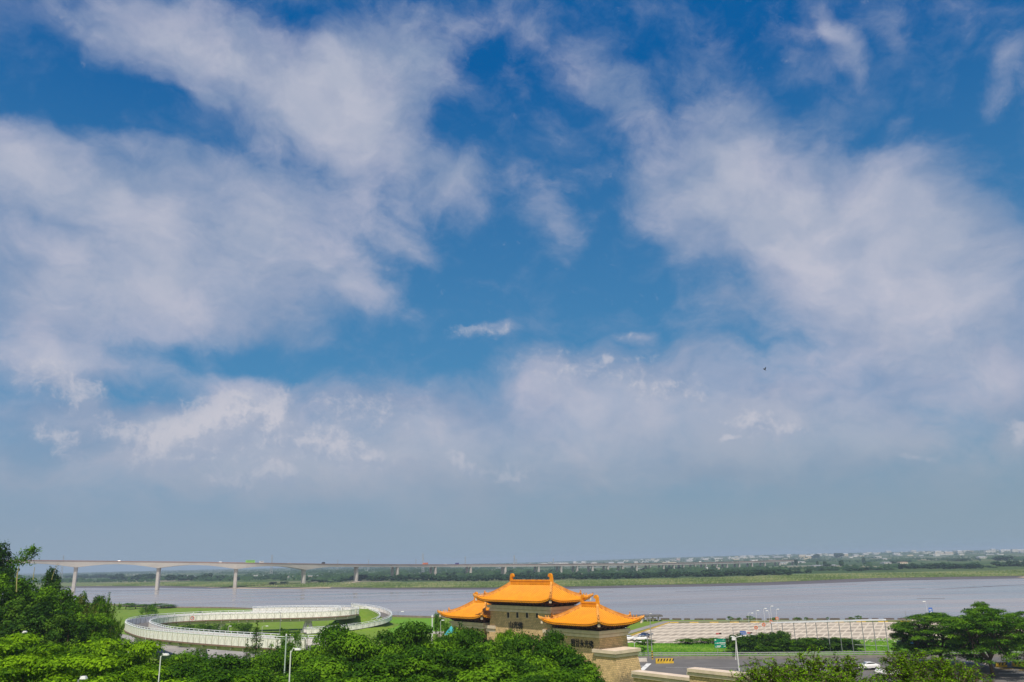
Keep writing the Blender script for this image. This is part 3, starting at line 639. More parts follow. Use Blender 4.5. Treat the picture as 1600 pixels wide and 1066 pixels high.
# terrace walls that step down from the gate
def terrace(label, x0, y0, L_, ztop, zbot):
    d = Vector((math.cos(GA), math.sin(GA), 0)); o = empty('terrace_wall', (x0, y0, 0), GA, label, 'stone wall')
    mb = MB(); block(mb, 0, L_, 0, 1.0, zbot, ztop-.95); mb.build('wall', stone, o)
    mb = MB(); block(mb, -.25, L_+.2, -.25, 1.25, ztop-.95, ztop-.5); block(mb, -.1, L_, -.1, 1.1, ztop-.5, ztop-.44)
    nb = int(L_/1.15)
    for i in range(nb): mb.box((L_*(i+.5)/nb, .5, ztop-.19), (L_/nb-.025, 1.9, .46))
    mb.build('coping', CAP, o); return o
A = onz(989, 1048.4, 10.5); terrace('pale capped sandstone wall running from the gate buttress', A.x, A.y, 12.6, 10.5, 4.)
A = onz(1076, 1044.2, 12.2); terrace('higher sandstone wall with pale coping, half hidden by leafy twigs', A.x, A.y, 24, 12.2, 4.)
# ================================================================= curved white ramp
PANEL = bpy.data.materials.new('white_lattice_panel'); PANEL.use_nodes = True; t, n, l, p = mnodes(PANEL); p.inputs['Roughness'].default_value = .55
a = n.new('ShaderNodeAttribute'); a.attribute_name = 'run'; sx = n.new('ShaderNodeSeparateXYZ'); l.new(a.outputs['Vector'], sx.inputs[0])
fu = mth(n, l, 'PINGPONG', sx.outputs[0], 1.3); tri = mth(n, l, 'ABSOLUTE', mth(n, l, 'SUBTRACT', fu, mth(n, l, 'MULTIPLY', sx.outputs[1], .75))); ln = mth(n, l, 'LESS_THAN', tri, .17)
fu2 = mth(n, l, 'PINGPONG', mth(n, l, 'ADD', sx.outputs[0], .6), .65); ln2 = mth(n, l, 'LESS_THAN', mth(n, l, 'ABSOLUTE', mth(n, l, 'SUBTRACT', fu2, mth(n, l, 'MULTIPLY', sx.outputs[1], .35))), .09)
lm = mth(n, l, 'MULTIPLY', mth(n, l, 'MAXIMUM', ln, ln2), mth(n, l, 'LESS_THAN', sx.outputs[1], 1.55))
mx = n.new('ShaderNodeMix'); mx.data_type = 'RGBA'; l.new(mth(n, l, 'MULTIPLY', lm, .42), mx.inputs[0]); mx.inputs[6].default_value = (.90, .87, .83, 1); mx.inputs[7].default_value = (.46, .47, .45, 1)
l.new(mx.outputs[2], p.inputs['Base Color'])
CREAM = pm('cream_concrete', (.62, .52, .40), (.52, .44, .34), .6, .8); RAILM = pm('white_rail', (.80, .82, .82), (.68, .72, .73), 1, .45)
GIRD = pm('girder_grey', (.52, .50, .43), (.42, .41, .36), .4, .7); RUST = pm('brown_edge', (.26, .16, .12), (.2, .13, .11), .7, .7)
def crs(pts, step=2.5):
    P_ = [Vector(p_) for p_ in pts]; out = []
    for i in range(len(P_)-1):
        p0, p1, p2, p3 = P_[max(i-1, 0)], P_[i], P_[i+1], P_[min(i+2, len(P_)-1)]; k = max(2, int((p2-p1).length/step))
        for j in range(k):
            s = j/k; out.append(.5*((2*p1)+(p2-p0)*s+(2*p0-5*p1+4*p2-p3)*s*s+(3*p1-p0-3*p2+p3)*s**3))
    return out+[P_[-1]]
ramp = empty('spiral_ramp', (-62, 300, ZL), 0, 'white latticed ramp curving above the trees to the river embankment', 'ramp bridge')
def local(pts, o): b_ = Vector(o.location); return [Vector(p_)-b_ for p_ in pts]
def parapet(path, side, h, name='parapet', inner=True):
    path = [p_ for p_ in path] if side < 0 or len(path) < 100 else [p_ for p_ in path][:INNER_END]; mb = MB(); run = 0.; vs, fs, rr = [], [], []
    prof = [(side-.14, -.15), (side+.14, -.15), (side+.14, h), (side-.14, h)]
    for i, p_ in enumerate(path):
        d = (path[min(i+1, len(path)-1)]-path[max(i-1, 0)]); d.z = 0; d.normalize(); r = Vector((d.y, -d.x, 0))
        if i: run += (path[i]-path[i-1]).length
        for a_, b_ in prof: vs.append(p_+r*a_+Vector((0, 0, b_))); rr.append((run, b_, 0))
    for i in range(len(path)-1):
        for k in range(4): fs.append((i*4+k, (i+1)*4+k, (i+1)*4+(k+1) % 4, i*4+(k+1) % 4))
    mb.add(vs, fs); o = mb.build(name, PANEL, ramp); at = o.data.attributes.new('run', 'FLOAT_VECTOR', 'POINT'); at.data.foreach_set('vector', np.array(rr, dtype=np.float32).ravel())
    ps = MB(); acc = 0; last = -9
    ps.sweep([q for q in path], [(side-.2, h+.0), (side+.2, h+.0), (side+.2, h+.14), (side-.2, h+.14)], mi=1)
    for i in range(1, len(path)):
        seg = (path[i]-path[i-1]).length; d = (path[i]-path[i-1]).normalized(); r = Vector((d.y, -d.x, 0)); q = 0
        while acc+seg-q >= last+2.6 and q < seg:
            q_ = max(0, last+2.6-acc); last = acc+q_; c = path[i-1]+d*q_+r*side
            ps.box((c.x, c.y, c.z+h/2), (.16, .42, h+.3), math.atan2(d.y, d.x)); ps.box((c.x, c.y, c.z+h+.32), (.12, .12, .45), 0, 1); q = q_+.01
        acc += seg
    ps.tube([q+Vector((0, 0, h+.55))+Vector(((path[min(i+1, len(path)-1)]-path[max(i-1, 0)]).normalized().y, -(path[min(i+1, len(path)-1)]-path[max(i-1, 0)]).normalized().x, 0))*side for i, q in enumerate(path)], .07, 5, 1)
    ps.build('handrail', [GIRD, RAILM], o)
def rampdeck(path, w, h=1.8, girder=True, sides=(1, -1)):
    mb = MB(); mb.sweep(path, [(-w/2, -.35), (w/2, -.35), (w/2, .0), (-w/2, .0)]); mb.build('deck', ASPH, ramp)
    for s in sides: parapet(path, s*(w/2-.1), h if s < 0 else h*.85)
    if girder:
        mb = MB(); mb.sweep(path, [(-w*.32, -1.5), (w*.32, -1.5), (w*.42, -.36), (-w*.42, -.36)])
        acc = 0
        for i in range(1, len(path)):
            acc += (path[i]-path[i-1]).length
            if acc > 3:
                acc = 0; d = (path[i]-path[i-1]).normalized(); c = path[i]; mb.box((c.x, c.y, c.z-.75), (.3, w*.98, .6), math.atan2(d.y, d.x))
        mb.build('girder', GIRD, ramp); mb = MB()
        for s in (-1, 1): mb.sweep(path, [(s*(w/2+.02)-.12, -.5), (s*(w/2+.02)+.12, -.5), (s*(w/2+.02)+.12, -.2), (s*(w/2+.02)-.12, -.2)])
        mb.build('edge_beam', RUST, ramp)
zd = 10.5; INNER_END = 100
cl = crs([(-45, 187.5, zd), (-52, 191.2, zd), (-61.4, 197.7, zd), (-78.9, 210.9, zd), (-96.3, 227, zd), (-109.8, 246, zd), (-118.6, 262, zd), (-122.8, 277, zd), (-119.5, 289.5, zd), (-110, 296, zd), (-98, 297.6, zd), (-86, 297.6, zd), (-74, 298.2, zd), (-65.5, 299.8, zd+.1), (-61, 304, zd+.3), (-64, 308.6, zd+.6), (-74, 310.2, zd+.8), (-88, 309.4, zd+1.), (-97, 309, zd+1.)])
rampdeck(local(cl, ramp), 7.0)
cl2 = crs([(-66, 334, 11.2), (-60, 335.5, 10.2), (-54, 331, 9.0), (-50.6, 322, 7.9), (-51.3, 313, 6.9), (-56, 305.5, 6.1), (-63, 299, 5.6), (-74, 293, 5.4)], 2.)
rampdeck(local(cl2, ramp), 4.6, 1.25, False)
def vpier(c, zt, zb, par, ang):
    mb = MB(); u_ = Vector((math.cos(ang), math.sin(ang), 0)); o = Vector(ramp.location)
    for s in (-1, 1):
        b0 = Vector((*c, zb))+u_*s*1.6-o; t0 = Vector((*c, zt))+u_*s*.7-o; mb.tube([b0, t0], [.62, .42], 8)
    for s in (-1, 1): mb.tube([Vector((*c, zb))+u_*1.6*s-o, Vector((*c, zt))-u_*s*.3-o], [.3, .25], 6)
    b_ = Vector((*c, zb+.5))-o; mb.box(b_, (5, 1.6, 1.), ang); mb.build('pier', pm('white_pier', (.70, .70, .72), (.6, .6, .62), .8, .6), ramp)
vpier(aty(346.5, 980, 297.5).xy, 9.1, ZL, ramp, .2); vpier(aty(481, 980, 298.5).xy, 9.1, ZL, ramp, .4); vpier((-79, 211), 9.1, ZL, ramp, .5); vpier((-110, 245), 9.1, ZL, ramp, .9); vpier((-42, 185), 9., ZL, ramp, .5)
def disc(mb, c, r, nrm, th, mi, seg=20, r0=0.):
    nrm = Vector(nrm).normalized(); a_ = nrm.cross(Vector((0, 0, 1))).normalized(); b_ = a_.cross(nrm); c = Vector(c)
    pf = [c+(a_*math.cos(2*math.pi*i/seg)+b_*math.sin(2*math.pi*i/seg))*r for i in range(seg)]
    if r0:
        pi2 = [c+(a_*math.cos(2*math.pi*i/seg)+b_*math.sin(2*math.pi*i/seg))*r0 for i in range(seg)]; q = pf+pi2; q = q+[v+nrm*th for v in q]
        fs = []
        for i in range(seg):
            j = (i+1) % seg; fs += [(i, j, seg+j, seg+i), (2*seg+i, 3*seg+i, 3*seg+j, 2*seg+j), (i, 2*seg+i, 2*seg+j, j), (seg+i, seg+j, 3*seg+j, 3*seg+i)]
        mb.add(q, fs, mi)
    else: mb.add(pf+[v+nrm*th for v in pf], [tuple(range(seg))[::-1], tuple(range(seg, 2*seg))]+[(i, (i+1) % seg, seg+(i+1) % seg, seg+i) for i in range(seg)], mi)
REDP = pm('red_paint', (.62, .035, .03), (.5, .03, .03), 3, .5); SIGNW = pm('sign_white', (.72, .72, .72), (.65, .65, .65), 3, .5)
sg_ = empty('speed_sign', aty(301, 966, 288.5), 0, 'round red bordered sign fixed to the far ramp parapet', 'road sign')
mb = MB(); disc(mb, (0, -.05, 0), .62, (0, -1, 0), .05, 0); mb.build('plate', SIGNW, sg_)
mb = MB(); disc(mb, (0, -.11, 0), .66, (0, -1, 0), .04, 0, 24, .46); mb.build('border', REDP, sg_)
mb = MB(); mb.box((-.16, -.125, 0), (.09, .03, .5)); mb.box((.16, -.125, 0), (.26, .03, .5)); mb.box((.16, -.14, 0), (.1, .03, .3), 0, 1); mb.build('numerals', [BLK, SIGNW], sg_)
# ================================================================= long girder bridge
BR = [(20, 1050, 875.6), (45, 1060, 875.9), (120, 1090, 876.7), (248, 1120, 878), (370, 1125, 879.6), (478, 1195, 881.3), (560, 1265, 882.1), (622, 1330, 882.4), (681, 1395, 882.5), (736, 1445, 882.5), (790, 1480, 882.4), (842, 1510, 882.1), (877, 1540, 881.7), (902, 1562, 881.5), (926, 1584, 881.3), (950, 1606, 881.2), (973, 1630, 881.1), (995, 1654, 880.9), (1016, 1680, 880.6), (1037, 1706, 880.3), (1053, 1730, 880), (1068, 1752, 879.8), (1086, 1780, 879.5), (1103, 1806, 879.1), (1120, 1834, 878.8), (1136, 1862, 878.4), (1155, 1896, 877.9), (1175, 1932, 877.3), (1195, 1970, 876.7), (1218, 2020, 875.9), (1245, 2080, 875.)]
BP = [aty(a_, c_, b_) for a_, b_, c_ in BR]
BP.insert(0, BP[0]+(BP[0]-BP[2])*4.0)
bridge = empty('girder_bridge', (BP[3].x, BP[3].y, 0), 0, 'long concrete girder bridge crossing the river on tall piers', 'bridge')
BO = Vector(bridge.location)
BCON = pm('bridge_concrete', (.52, .485, .445), (.43, .40, .37), .05, .85, 0, 6, (1, 1, 3)); BPAR = pm('red_brown_parapet', (.33, .20, .17), (.27, .17, .145), .05, .7)
# dense centreline with haunches at the first five piers
cen = crs(BP, 12.); piers_i = BP[3:]
haun = BP[3:7]
topv = []
for c in cen:
    h = 3.3
    for q in haun:
        dd = (c-q).length; h = max(h, 3.5+4.8*max(0., 1-dd/48.)**1.7)
    topv.append(h)
def bdir(c):
    i = min(range(len(cen)), key=lambda k: (cen[k]-c).length_squared); d = cen[min(i+1, len(cen)-1)]-cen[max(i-1, 0)]; d.z = 0; return d.normalized()
mb = MB(); vs, fs = [], []
for c, h in zip(cen, topv):
    d = bdir(c); r = Vector((d.y, -d.x, 0)); c = c-BO
    for a_, b_ in ((1.5, 0), (1.45, -1.), (1.25, -h), (-2., -h-.05), (-8.5, -h), (-12, 0)): vs.append(c+r*a_+Vector((0, 0, b_)))
k = 6
for i in range(len(cen)-1):
    for j in range(k): fs.append((i*k+j, (i+1)*k+j, (i+1)*k+(j+1) % k, i*k+(j+1) % k))
mb.add(vs, fs); mb.build('deck', BCON, bridge)
mb = MB()
for off in (1.6, -11.9): mb.sweep([c-BO for c in cen], [(off-.2, -.35), (off+.2, -.35), (off+.2, .75), (off-.2, .75)])
mb.build('parapet', BPAR, bridge)
def hexcol(mb, c, z0, z1, d, la, lb, flare):
    r = Vector((d.y, -d.x, 0)); out = []
    for z, q in ((z0, 1.), (z0+(z1-z0)*.86, 1.), (z1, flare)):
        for a_, b_ in ((-.5, -.32), (-.5, .32), (-.3, .5), (.3, .5), (.5, .32), (.5, -.32), (.3, -.5), (-.3, -.5)):
            out.append(Vector((c.x, c.y, z))+d*a_*la*q+r*b_*lb*q)
    fs = []
    for s in range(2):
        for j in range(8): fs.append((s*8+j, s*8+(j+1) % 8, (s+1)*8+(j+1) % 8, (s+1)*8+j))
    mb.add(out, [f[::-1] for f in fs])
for i, q in enumerate(BP[2:]):
    if i == 0: continue
    d = bdir(q); r = Vector((d.y, -d.x, 0)); zt = q.z-(7.6 if i < 5 else 2.7); c = q-BO
    if i < 6:
        mb = MB(); hexcol(mb, c-r*4.8, -3, zt, d, 4.6, 7.0, 1.1); mb.build('pier', BCON, bridge)
    else:
        for s, w in ((.3, 5.), (-11.5, 5.)):
            mb = MB(); hexcol(mb, c+r*(s-1.8), -3, zt, d, 3.6, w, 1.0); mb.build('pier', BCON, bridge)
# joint marks, and the second carriageway seen beyond
mb = MB(); mb.sweep([c-BO+Vector((0, 0, -.6)) for c in cen[40:]], [(-17, -2.2), (-26, -2.2), (-28, 0), (-15, 0)]); mb.build('rear_deck', BCON, bridge)
# ================================================================= vegetation
LF_BRIGHT = leafmat('leaves_bright', (.035, .10, .002), (.14, .28, .003), (.24, .43, .008), .28)
LF_MID = leafmat('leaves_mid', (.024, .075, .003), (.085, .20, .005), (.17, .33, .012), .26)
LF_DARK = leafmat('leaves_dark', (.014, .045, .005), (.045, .115, .008), (.12, .22, .014), .2)
LF_OLIVE = leafmat('leaves_olive', (.045, .075, .010), (.11, .15, .02), (.22, .24, .045), .2)
LF_FAR = leafmat('leaves_far', (.014, .036, .014), (.024, .056, .02), (.042, .088, .028), .12)
BARK = pm('bark', (.11, .075, .05), (.07, .05, .035), 3, .9, .02)
BAMB = pm('bamboo_culm', (.40, .36, .14), (.32, .26, .12), 2, .6)
def leaves(name, C, Nn, size, asp, tint, mat, parent=None, droop=0.):
    """one small four-sided leaf per row of C, facing Nn"""
    n_ = len(C); T = rng.normal(size=(n_, 3)); T[:, 2] -= droop
    Nn = Nn/np.linalg.norm(Nn, axis=1, keepdims=True); T -= Nn*(T*Nn).sum(1, keepdims=True); T /= np.linalg.norm(T, axis=1, keepdims=True)+1e-9
    B = np.cross(Nn, T); s = size*(.6+.8*rng.random((n_, 1))); a_ = T*s; b_ = B*s*asp
    bend = Nn*s*.12
    V = np.stack([C-a_, C-b_*1.0+bend, C+a_, C+b_+bend], 1).reshape(-1, 3)
    me = bpy.data.meshes.new(name); me.vertices.add(4*n_); me.vertices.foreach_set('co', V.astype(np.float32).ravel())
    me.loops.add(4*n_); me.loops.foreach_set('vertex_index', np.arange(4*n_, dtype=np.int32)); me.polygons.add(n_)
    me.polygons.foreach_set('loop_start', np.arange(0, 4*n_, 4, dtype=np.int32))
    at = me.attributes.new('tint', 'FLOAT', 'FACE'); at.data.foreach_set('value', np.clip(tint, 0, 1).astype(np.float32))
    me.materials.append(mat); me.update(); me.validate()
    o = bpy.data.objects.new(name, me); COL.objects.link(o)
    if parent: o.parent = parent
    return o
def clumps(cl_, per, size, asp, mat, parent, up=.9, shell=.45, name='crown', tv=.28, droop=0., dens_by_r=True):
    C, Nn, T = [], [], []
    for (x, y, z, rx, rz) in cl_:
        k = int(per*(rx if dens_by_r else 1)**1.6)
        d = rng.normal(size=(k, 3)); d /= np.linalg.norm(d, axis=1, keepdims=True); flip = (d[:, 2] < -.25) & (rng.random(k) < .6); d[flip, 2] *= -1
        r = (1-shell*rng.random((k, 1))**1.6)*(1+.16*rng.normal(size=(k, 1)))
        C.append(np.array([x, y, z])+d*r*np.array([rx, rx, rz])); nn = d+np.array([0, 0, up])+rng.normal(size=(k, 3))*.38; Nn.append(nn)
        T.append(np.full(k, rng.choice([.05, .25, .45, .7])+rng.normal()*.06)+rng.normal(size=k)*.14+(rng.random(k) < .06)*.4)
    return leaves(name, np.concatenate(C), np.concatenate(Nn), size, asp, np.concatenate(T), mat, parent, droop)
def limbs(cl_, base, fork, r0, parent, every=2, mat=BARK, wob=.4, name='trunk', lean=(0, 0)):
    mb = MB(); f = Vector((lean[0], lean[1], fork)); b_ = Vector(base)
    mb.tube([b_-Vector((0, 0, .6)), b_+Vector((0, 0, .25)), (b_+f)/2+Vector((wob*.3, -wob*.2, 0)), f], [r0*1.35, r0, r0*.82, r0*.7], 9)
    for i, c in enumerate(cl_):
        if i % every: continue
        e = Vector(c[:3])-Vector((0, 0, c[4]*.3)); m_ = f.lerp(e, .5)+Vector((random.uniform(-wob, wob), random.uniform(-wob, wob), random.uniform(0, wob)))
        mb.tube([f-Vector((0, 0, .3)), f.lerp(m_, .5)+Vector((0, 0, .1)), m_, e], [r0*.5, r0*.36, r0*.24, r0*.07], 6)
    return mb.build(name, mat, parent, smooth=True)
def proto_layered(seed, R, H, nc=46, per=150, leaf=.15, mat=LF_BRIGHT, flat=.42):
    random.seed(seed); e = empty('shade_tree'); cl_ = []
    for i in range(nc):
        q = math.sqrt((i+.5)/nc); a_ = i*2.39996+random.uniform(-.3, .3); rr = R*q*.92
        top = H*(1-.42*q**2.2); z = top-random.random()**1.3*H*.34-.2; rx = random.uniform(.9, 2.0)*R/5.5
        cl_.append((rr*math.cos(a_), rr*math.sin(a_), z, rx, rx*flat*random.uniform(.8, 1.25)))
    clumps(cl_, per, leaf, .55, mat, e); limbs(cl_, (0, 0, 0), H*.36, .26*R/5.5, e, 3); return e
def proto_round(seed, R, H, nc=42, per=120, leaf=.2, mat=LF_DARK, z0=.28, name='round_tree'):
    random.seed(seed); e = empty(name); cl_ = []
    for i in range(nc):
        d = Vector((random.gauss(0, 1), random.gauss(0, 1), random.gauss(.15, 1))).normalized(); k = random.uniform(.55, 1)
        rx = random.uniform(.16, .30)*R; zc = H*(1+z0)/2; cl_.append((d.x*R*k*.85, d.y*R*k*.85, zc+d.z*(H*(1-z0)/2)*k*.9, rx, rx*random.uniform(.7, 1)))
    clumps(cl_, per, leaf, .5, mat, e, .55); limbs(cl_, (0, 0, 0), H*.35, .04*H*.6, e, 4); return e
def proto_feather(seed, R, H, n_st=34, mat=LF_OLIVE, name='bamboo', culm=BAMB, leaf=.34):
    """arching stems with drooping sprays of narrow leaves"""
    random.seed(seed); e = empty(name); C, Nn, T = [], [], []; st = MB()
    for i in range(n_st):
        a_ = random.uniform(0, 2*math.pi); q = random.random()**.6; h = H*random.uniform(.7, 1.0); rr = R*q; p = []
        for k in range(9):
            s = k/8; p.append(Vector((math.cos(a_)*(rr*.15+rr*s**2), math.sin(a_)*(rr*.15+rr*s**2), h*(s-.16*s**4*q))))
        st.tube(p, [.08*(1-.85*k/8) for k in range(9)], 5)
        tt = random.gauss(.45, .15)
        for k in range(150):
            s = random.uniform(.22, 1.)**.8; j = min(7, int(s*8)); b_ = p[j].lerp(p[j+1], s*8-j); sp_ = (1.15-s)*1.3+.15
            d = Vector((random.gauss(0, 1), random.gauss(0, 1), random.gauss(0, .6)))*sp_*.55
            C.append(b_+d); v = Vector((random.gauss(0, 1), random.gauss(0, 1), .7)); Nn.append(v); T.append(tt+random.gauss(0, .18))
    leaves('crown', np.array([c[:] for c in C]), np.array([v[:] for v in Nn]), leaf, .22, np.array(T), mat, e, 1.2); st.build('trunk', culm, e); return e
def tree_at(proto, px, py, D, nomH, label, group=None, first=[set()], sxy=1., base=None, rz=None):
    P_ = aty(px, py, D); g = base if base is not None else ground(P_.x, P_.y); h = max(1.5, P_.z-g)/nomH
    rz = random.uniform(0, 6.28) if rz is None else rz; s = (sxy, sxy, h)
    if id(proto) not in first[0]:
        first[0].add(id(proto)); proto.location = (P_.x, P_.y, g); proto.rotation_euler = (0, 0, rz); proto.scale = s; tag(proto, label, 'tree', group); return proto
    o = dup(proto, (P_.x, P_.y, g), rz, s, label); tag(o, None, 'tree', group)
    if not group and 'group' in o: del o['group']
    return o
# --- foreground canopy
FG = 'shade trees in the foreground grove'
LA = [proto_layered(s, 5.5, 9., 38, 250, .17, LF_BRIGHT, .36) for s in (1, 2, 3)]
LM = [proto_layered(s, 5.5, 9., 40, 250, .165, LF_MID, .42) for s in (14, 15, 16)]
fg = [  # kind, px, top y, distance, width factor, label
 (LA, 30, 988, 96, 1.15, 'bright green layered tree at the lower left corner, behind the lone lamp top'),
 (LA, 104, 992, 92, 1.1, 'bright green tree in front of the feathery bamboo clump'),
 (LA, 170, 991, 98, 1.1, 'bright green tree just left of the white ramp tip'),
 (LA, 226, 999, 94, .95, 'bright green tree below the left tip of the white ramp'),
 (LA, -25, 992, 88, 1.1, 'bright green tree cut by the left picture edge'),
 (LA, 66, 1018, 76, 1.0, 'low yellow green tree near the lower left corner'),
 (LA, 146, 1022, 74, 1.0, 'yellow green tree with spreading layers left of the near street lamp'),
 (LA, 208, 1034, 70, .85, 'low tree touching the street lamp pole on the left'),
 (LM, 272, 1012, 104, .95, 'darker green tree under the ramp girder, right of the street lamp top'),
 (LM, 300, 1031, 84, 1.05, 'mid green tree right of the left street lamp pole'),
 (LM, 352, 1027, 90, 1.1, 'mid green tree below the opening under the ramp'),
 (LM, 396, 1012, 100, .95, 'mid green tree beneath the dark conifer'),
 (LM, 402, 1040, 76, 1., 'low tree with bright tips left of the tall green pole'),
 (LM, 338, 1050, 66, .9, 'low dark tree at the bottom edge between the two street lamps'),
 (LM, 470, 1000, 106, .85, 'thin dark tree with pale gaps right of the centre lamp'),
 (LM, 480, 1042, 80, .8, 'low tree right beside the centre street lamp pole'),
 (LM, 520, 980, 112, 1., 'dark tree whose crown hides the foot of the ramp pier'),
 (LM, 560, 975, 108, 1.15, 'broad dark tree in front of the grassy mound'),
 (LM, 612, 979, 110, 1.0, 'tree right of the mound with a rounded dark top'),
 (LM, 650, 977, 112, 1.05, 'tree below the white pole on the green paddock'),
 (LM, 540, 1020, 84, 1.15, 'mid green tree low in the middle of the grove'),
 (LM, 600, 1018, 86, 1.15, 'mid green tree with brown gaps left of the gate'),
 (LM, 665, 1014, 88, 1.1, 'mid green tree below the left pavilion roof'),
 (LM, 700, 976, 116, .95, 'leafy tree hiding the wall under the left pavilion roof'),
 (LM, 742, 977, 114, .95, 'tree in front of the left arch of the gate'),
 (LA, 786, 975, 128, .55, 'slim tree with bright yellow green tip left of the gate windows'),
 (LM, 796, 983, 118, .8, 'tree just under the black letters of the central wall'),
 (LM, 834, 986, 114, .9, 'dark tree before the central gate wall'),
 (LM, 728, 1020, 84, 1.1, 'mid green tree at the bottom edge below the gate'),
 (LM, 786, 1016, 86, 1.1, 'tree with sparkling gaps at the bottom edge under the central wall'),
 (LM, 856, 998, 98, .95, 'dark green tree covering the right arch of the gate'),
 (LM, 868, 989, 108, .65, 'tree reaching up to the letters of the right tower'),
 (LM, 846, 1040, 78, .9, 'low tree at the bottom edge before the right arch'),
 (LM, 900, 1014, 98, .75, 'small tree standing right in front of the red brown arch')]
for i, (K, px, py, D, w, lb) in enumerate(fg): tree_at(K[i % 3], px, py, D, 9.3, lb, FG, sxy=w)
# --- tall trees on the left slope
RD = [proto_round(s, 5., 16., 60, 90, .24) for s in (21, 22)]
RM = [proto_round(s, 5., 16., 60, 90, .24, LF_MID) for s in (31, 32)]
LS = 'tall trees on the left slope'
for K, px, py, D, w, lb in (
 (RD[0], -2, 850, 150, 1.0, 'tallest dark tree at the left picture edge'), (RM[0], 14, 893, 138, .8, 'tree with reddish brown tint under the tallest left tree'),
 (RD[1], 46, 905, 168, .9, 'dark tree behind the bamboo stalks on the left'), (RD[0], 84, 889, 166, .62, 'dark pointed tree standing above the left grove'),
 (RM[1], 52, 905, 142, 1.05, 'bright billowing tree in the middle of the left grove'), (RM[0], 92, 912, 140, .9, 'rounded green tree left of the bamboo plume'),
 (RD[1], 20, 930, 128, .9, 'deep green tree at the left edge above the bright canopy'), (RD[0], 70, 945, 126, 1.0, 'dark hollow tree in the shaded heart of the left grove'),
 (RM[1], 120, 945, 130, .8, 'small rounded tree in front of the bamboo plume'), (RD[1], 108, 955, 124, .8, 'shaded dark tree just above the bright canopy'),
 (RD[0], 156, 932, 150, .55, 'dark slender tree between the two feathery clumps'), (RM[0], 150, 955, 132, .72, 'mid green bush like tree at the right end of the left grove'),
 (RD[1], 174, 962, 140, .5, 'dark small tree beside the left tip of the ramp'), (RM[1], 131, 925, 185, .45, 'bluish small tree seen against the river at left')):
    tree_at(K, px, py, D, 16., lb, LS, sxy=w)
FT = [proto_feather(41, 4.5, 13, 44), proto_feather(42, 4., 13, 40, LF_MID, leaf=.3)]
for K, px, py, D, w, lb in ((FT[0], 120, 913, 146, .75, 'feathery olive bamboo plume left of the second bridge pier'), (FT[1], 166, 918, 142, .62, 'feathery bamboo clump leaning right towards the river'),
 (FT[0], 150, 940, 138, .7, 'olive feathery bamboo in the middle of the left grove'), (FT[1], 176, 945, 138, .5, 'loose feathery bamboo at the edge of the lawn')):
    o = tree_at(K, px, py, D, 13., lb, 'bamboo clumps on the left slope', sxy=w); o['category'] = 'bamboo'; 
# single leaning bamboo tips with bare yellow stalks
def stalk(pts, label, plume=True, r=.07):
    P_ = [aty(*q) for q in pts]; o = empty('bamboo_stalk', P_[0], 0, label, 'bamboo'); q0 = Vector(o.location); P2 = crs([p_-q0 for p_ in P_], 1.); mb = MB()
    mb.tube(P2, [r*(1-.6*i/len(P2)) for i in range(len(P2))], 5); mb.build('culm', BAMB, o)
    if plume:
        C, T = [], []
        for k in range(420):
            s = random.uniform(.55, 1); i = min(len(P2)-2, int(s*(len(P2)-1))); c = P2[i].lerp(P2[i+1], random.random()); sp_ = .75*(1.1-abs(s-.72)*2.2)
            C.append((c+Vector((random.gauss(0, sp_), random.gauss(0, sp_), random.gauss(0, sp_*.7))))[:]); T.append(.4+random.gauss(0, .2))
        leaves('foliage', np.array(C), rng.normal(size=(len(C), 3))+np.array([0, 0, .5]), .3, .26, np.array(T), LF_MID, o, .5)
stalk([(26, 925, 132), (27, 895, 132), (33, 880, 132), (43, 868, 132), (53, 857, 132)], 'leaning bamboo tip pointing up right over the bridge end')
stalk([(26, 918, 131), (27.5, 900, 131), (29.5, 885, 131)], 'bare yellow bamboo stalk at the left edge', False); stalk([(52, 906, 131), (53, 897, 131), (54.5, 886, 131)], 'bare yellow bamboo stalk second from the left', False)
stalk([(81, 906, 131), (84, 895, 131), (91, 880, 131)], 'thin leaning stalk third from the left, drawn against the bridge', False, .05)
# --- conifer and middle-ground trees
def proto_conifer():
    e = empty('conifer'); cl_ = []; random.seed(5)
    for i in range(17):
        q = i/16; z = 1.2+9.3*q; rr = 2.0*(1-q)**.8+.15
        for k in range(6):
            a_ = k*1.047+i*.5; cl_.append((rr*.6*math.cos(a_), rr*.6*math.sin(a_), z+random.uniform(-.2, .2), rr*.42+.1, .2))
    clumps(cl_, 120, .12, .35, LF_DARK, e, .4); mb = MB(); mb.tube([(0, 0, -.5), (0, 0, 5), (0, 0, 10.8)], [.2, .13, .03], 7); mb.build('trunk', BARK, e); return e
PC = proto_conifer()
for px, py, D, w, lb in ((402.5, 971, 150, 1.25, 'dark pointed conifer in front of the ramp'), (387, 998, 140, .8, 'small conifer left of the dark pointed one'), (434, 1000, 135, .8, 'small dark conifer beside the tall green pole')):
    tree_at(PC, px, py, D, 10.8, lb, 'conifers by the ramp', sxy=w)
RS = [proto_round(s, 3.2, 6.5, 34, 120, .15, LF_MID, .22, 'garden_tree') for s in (51, 52)]; RS2 = proto_round(53, 3.2, 6.5, 34, 120, .15, LF_DARK, .2, 'garden_tree')
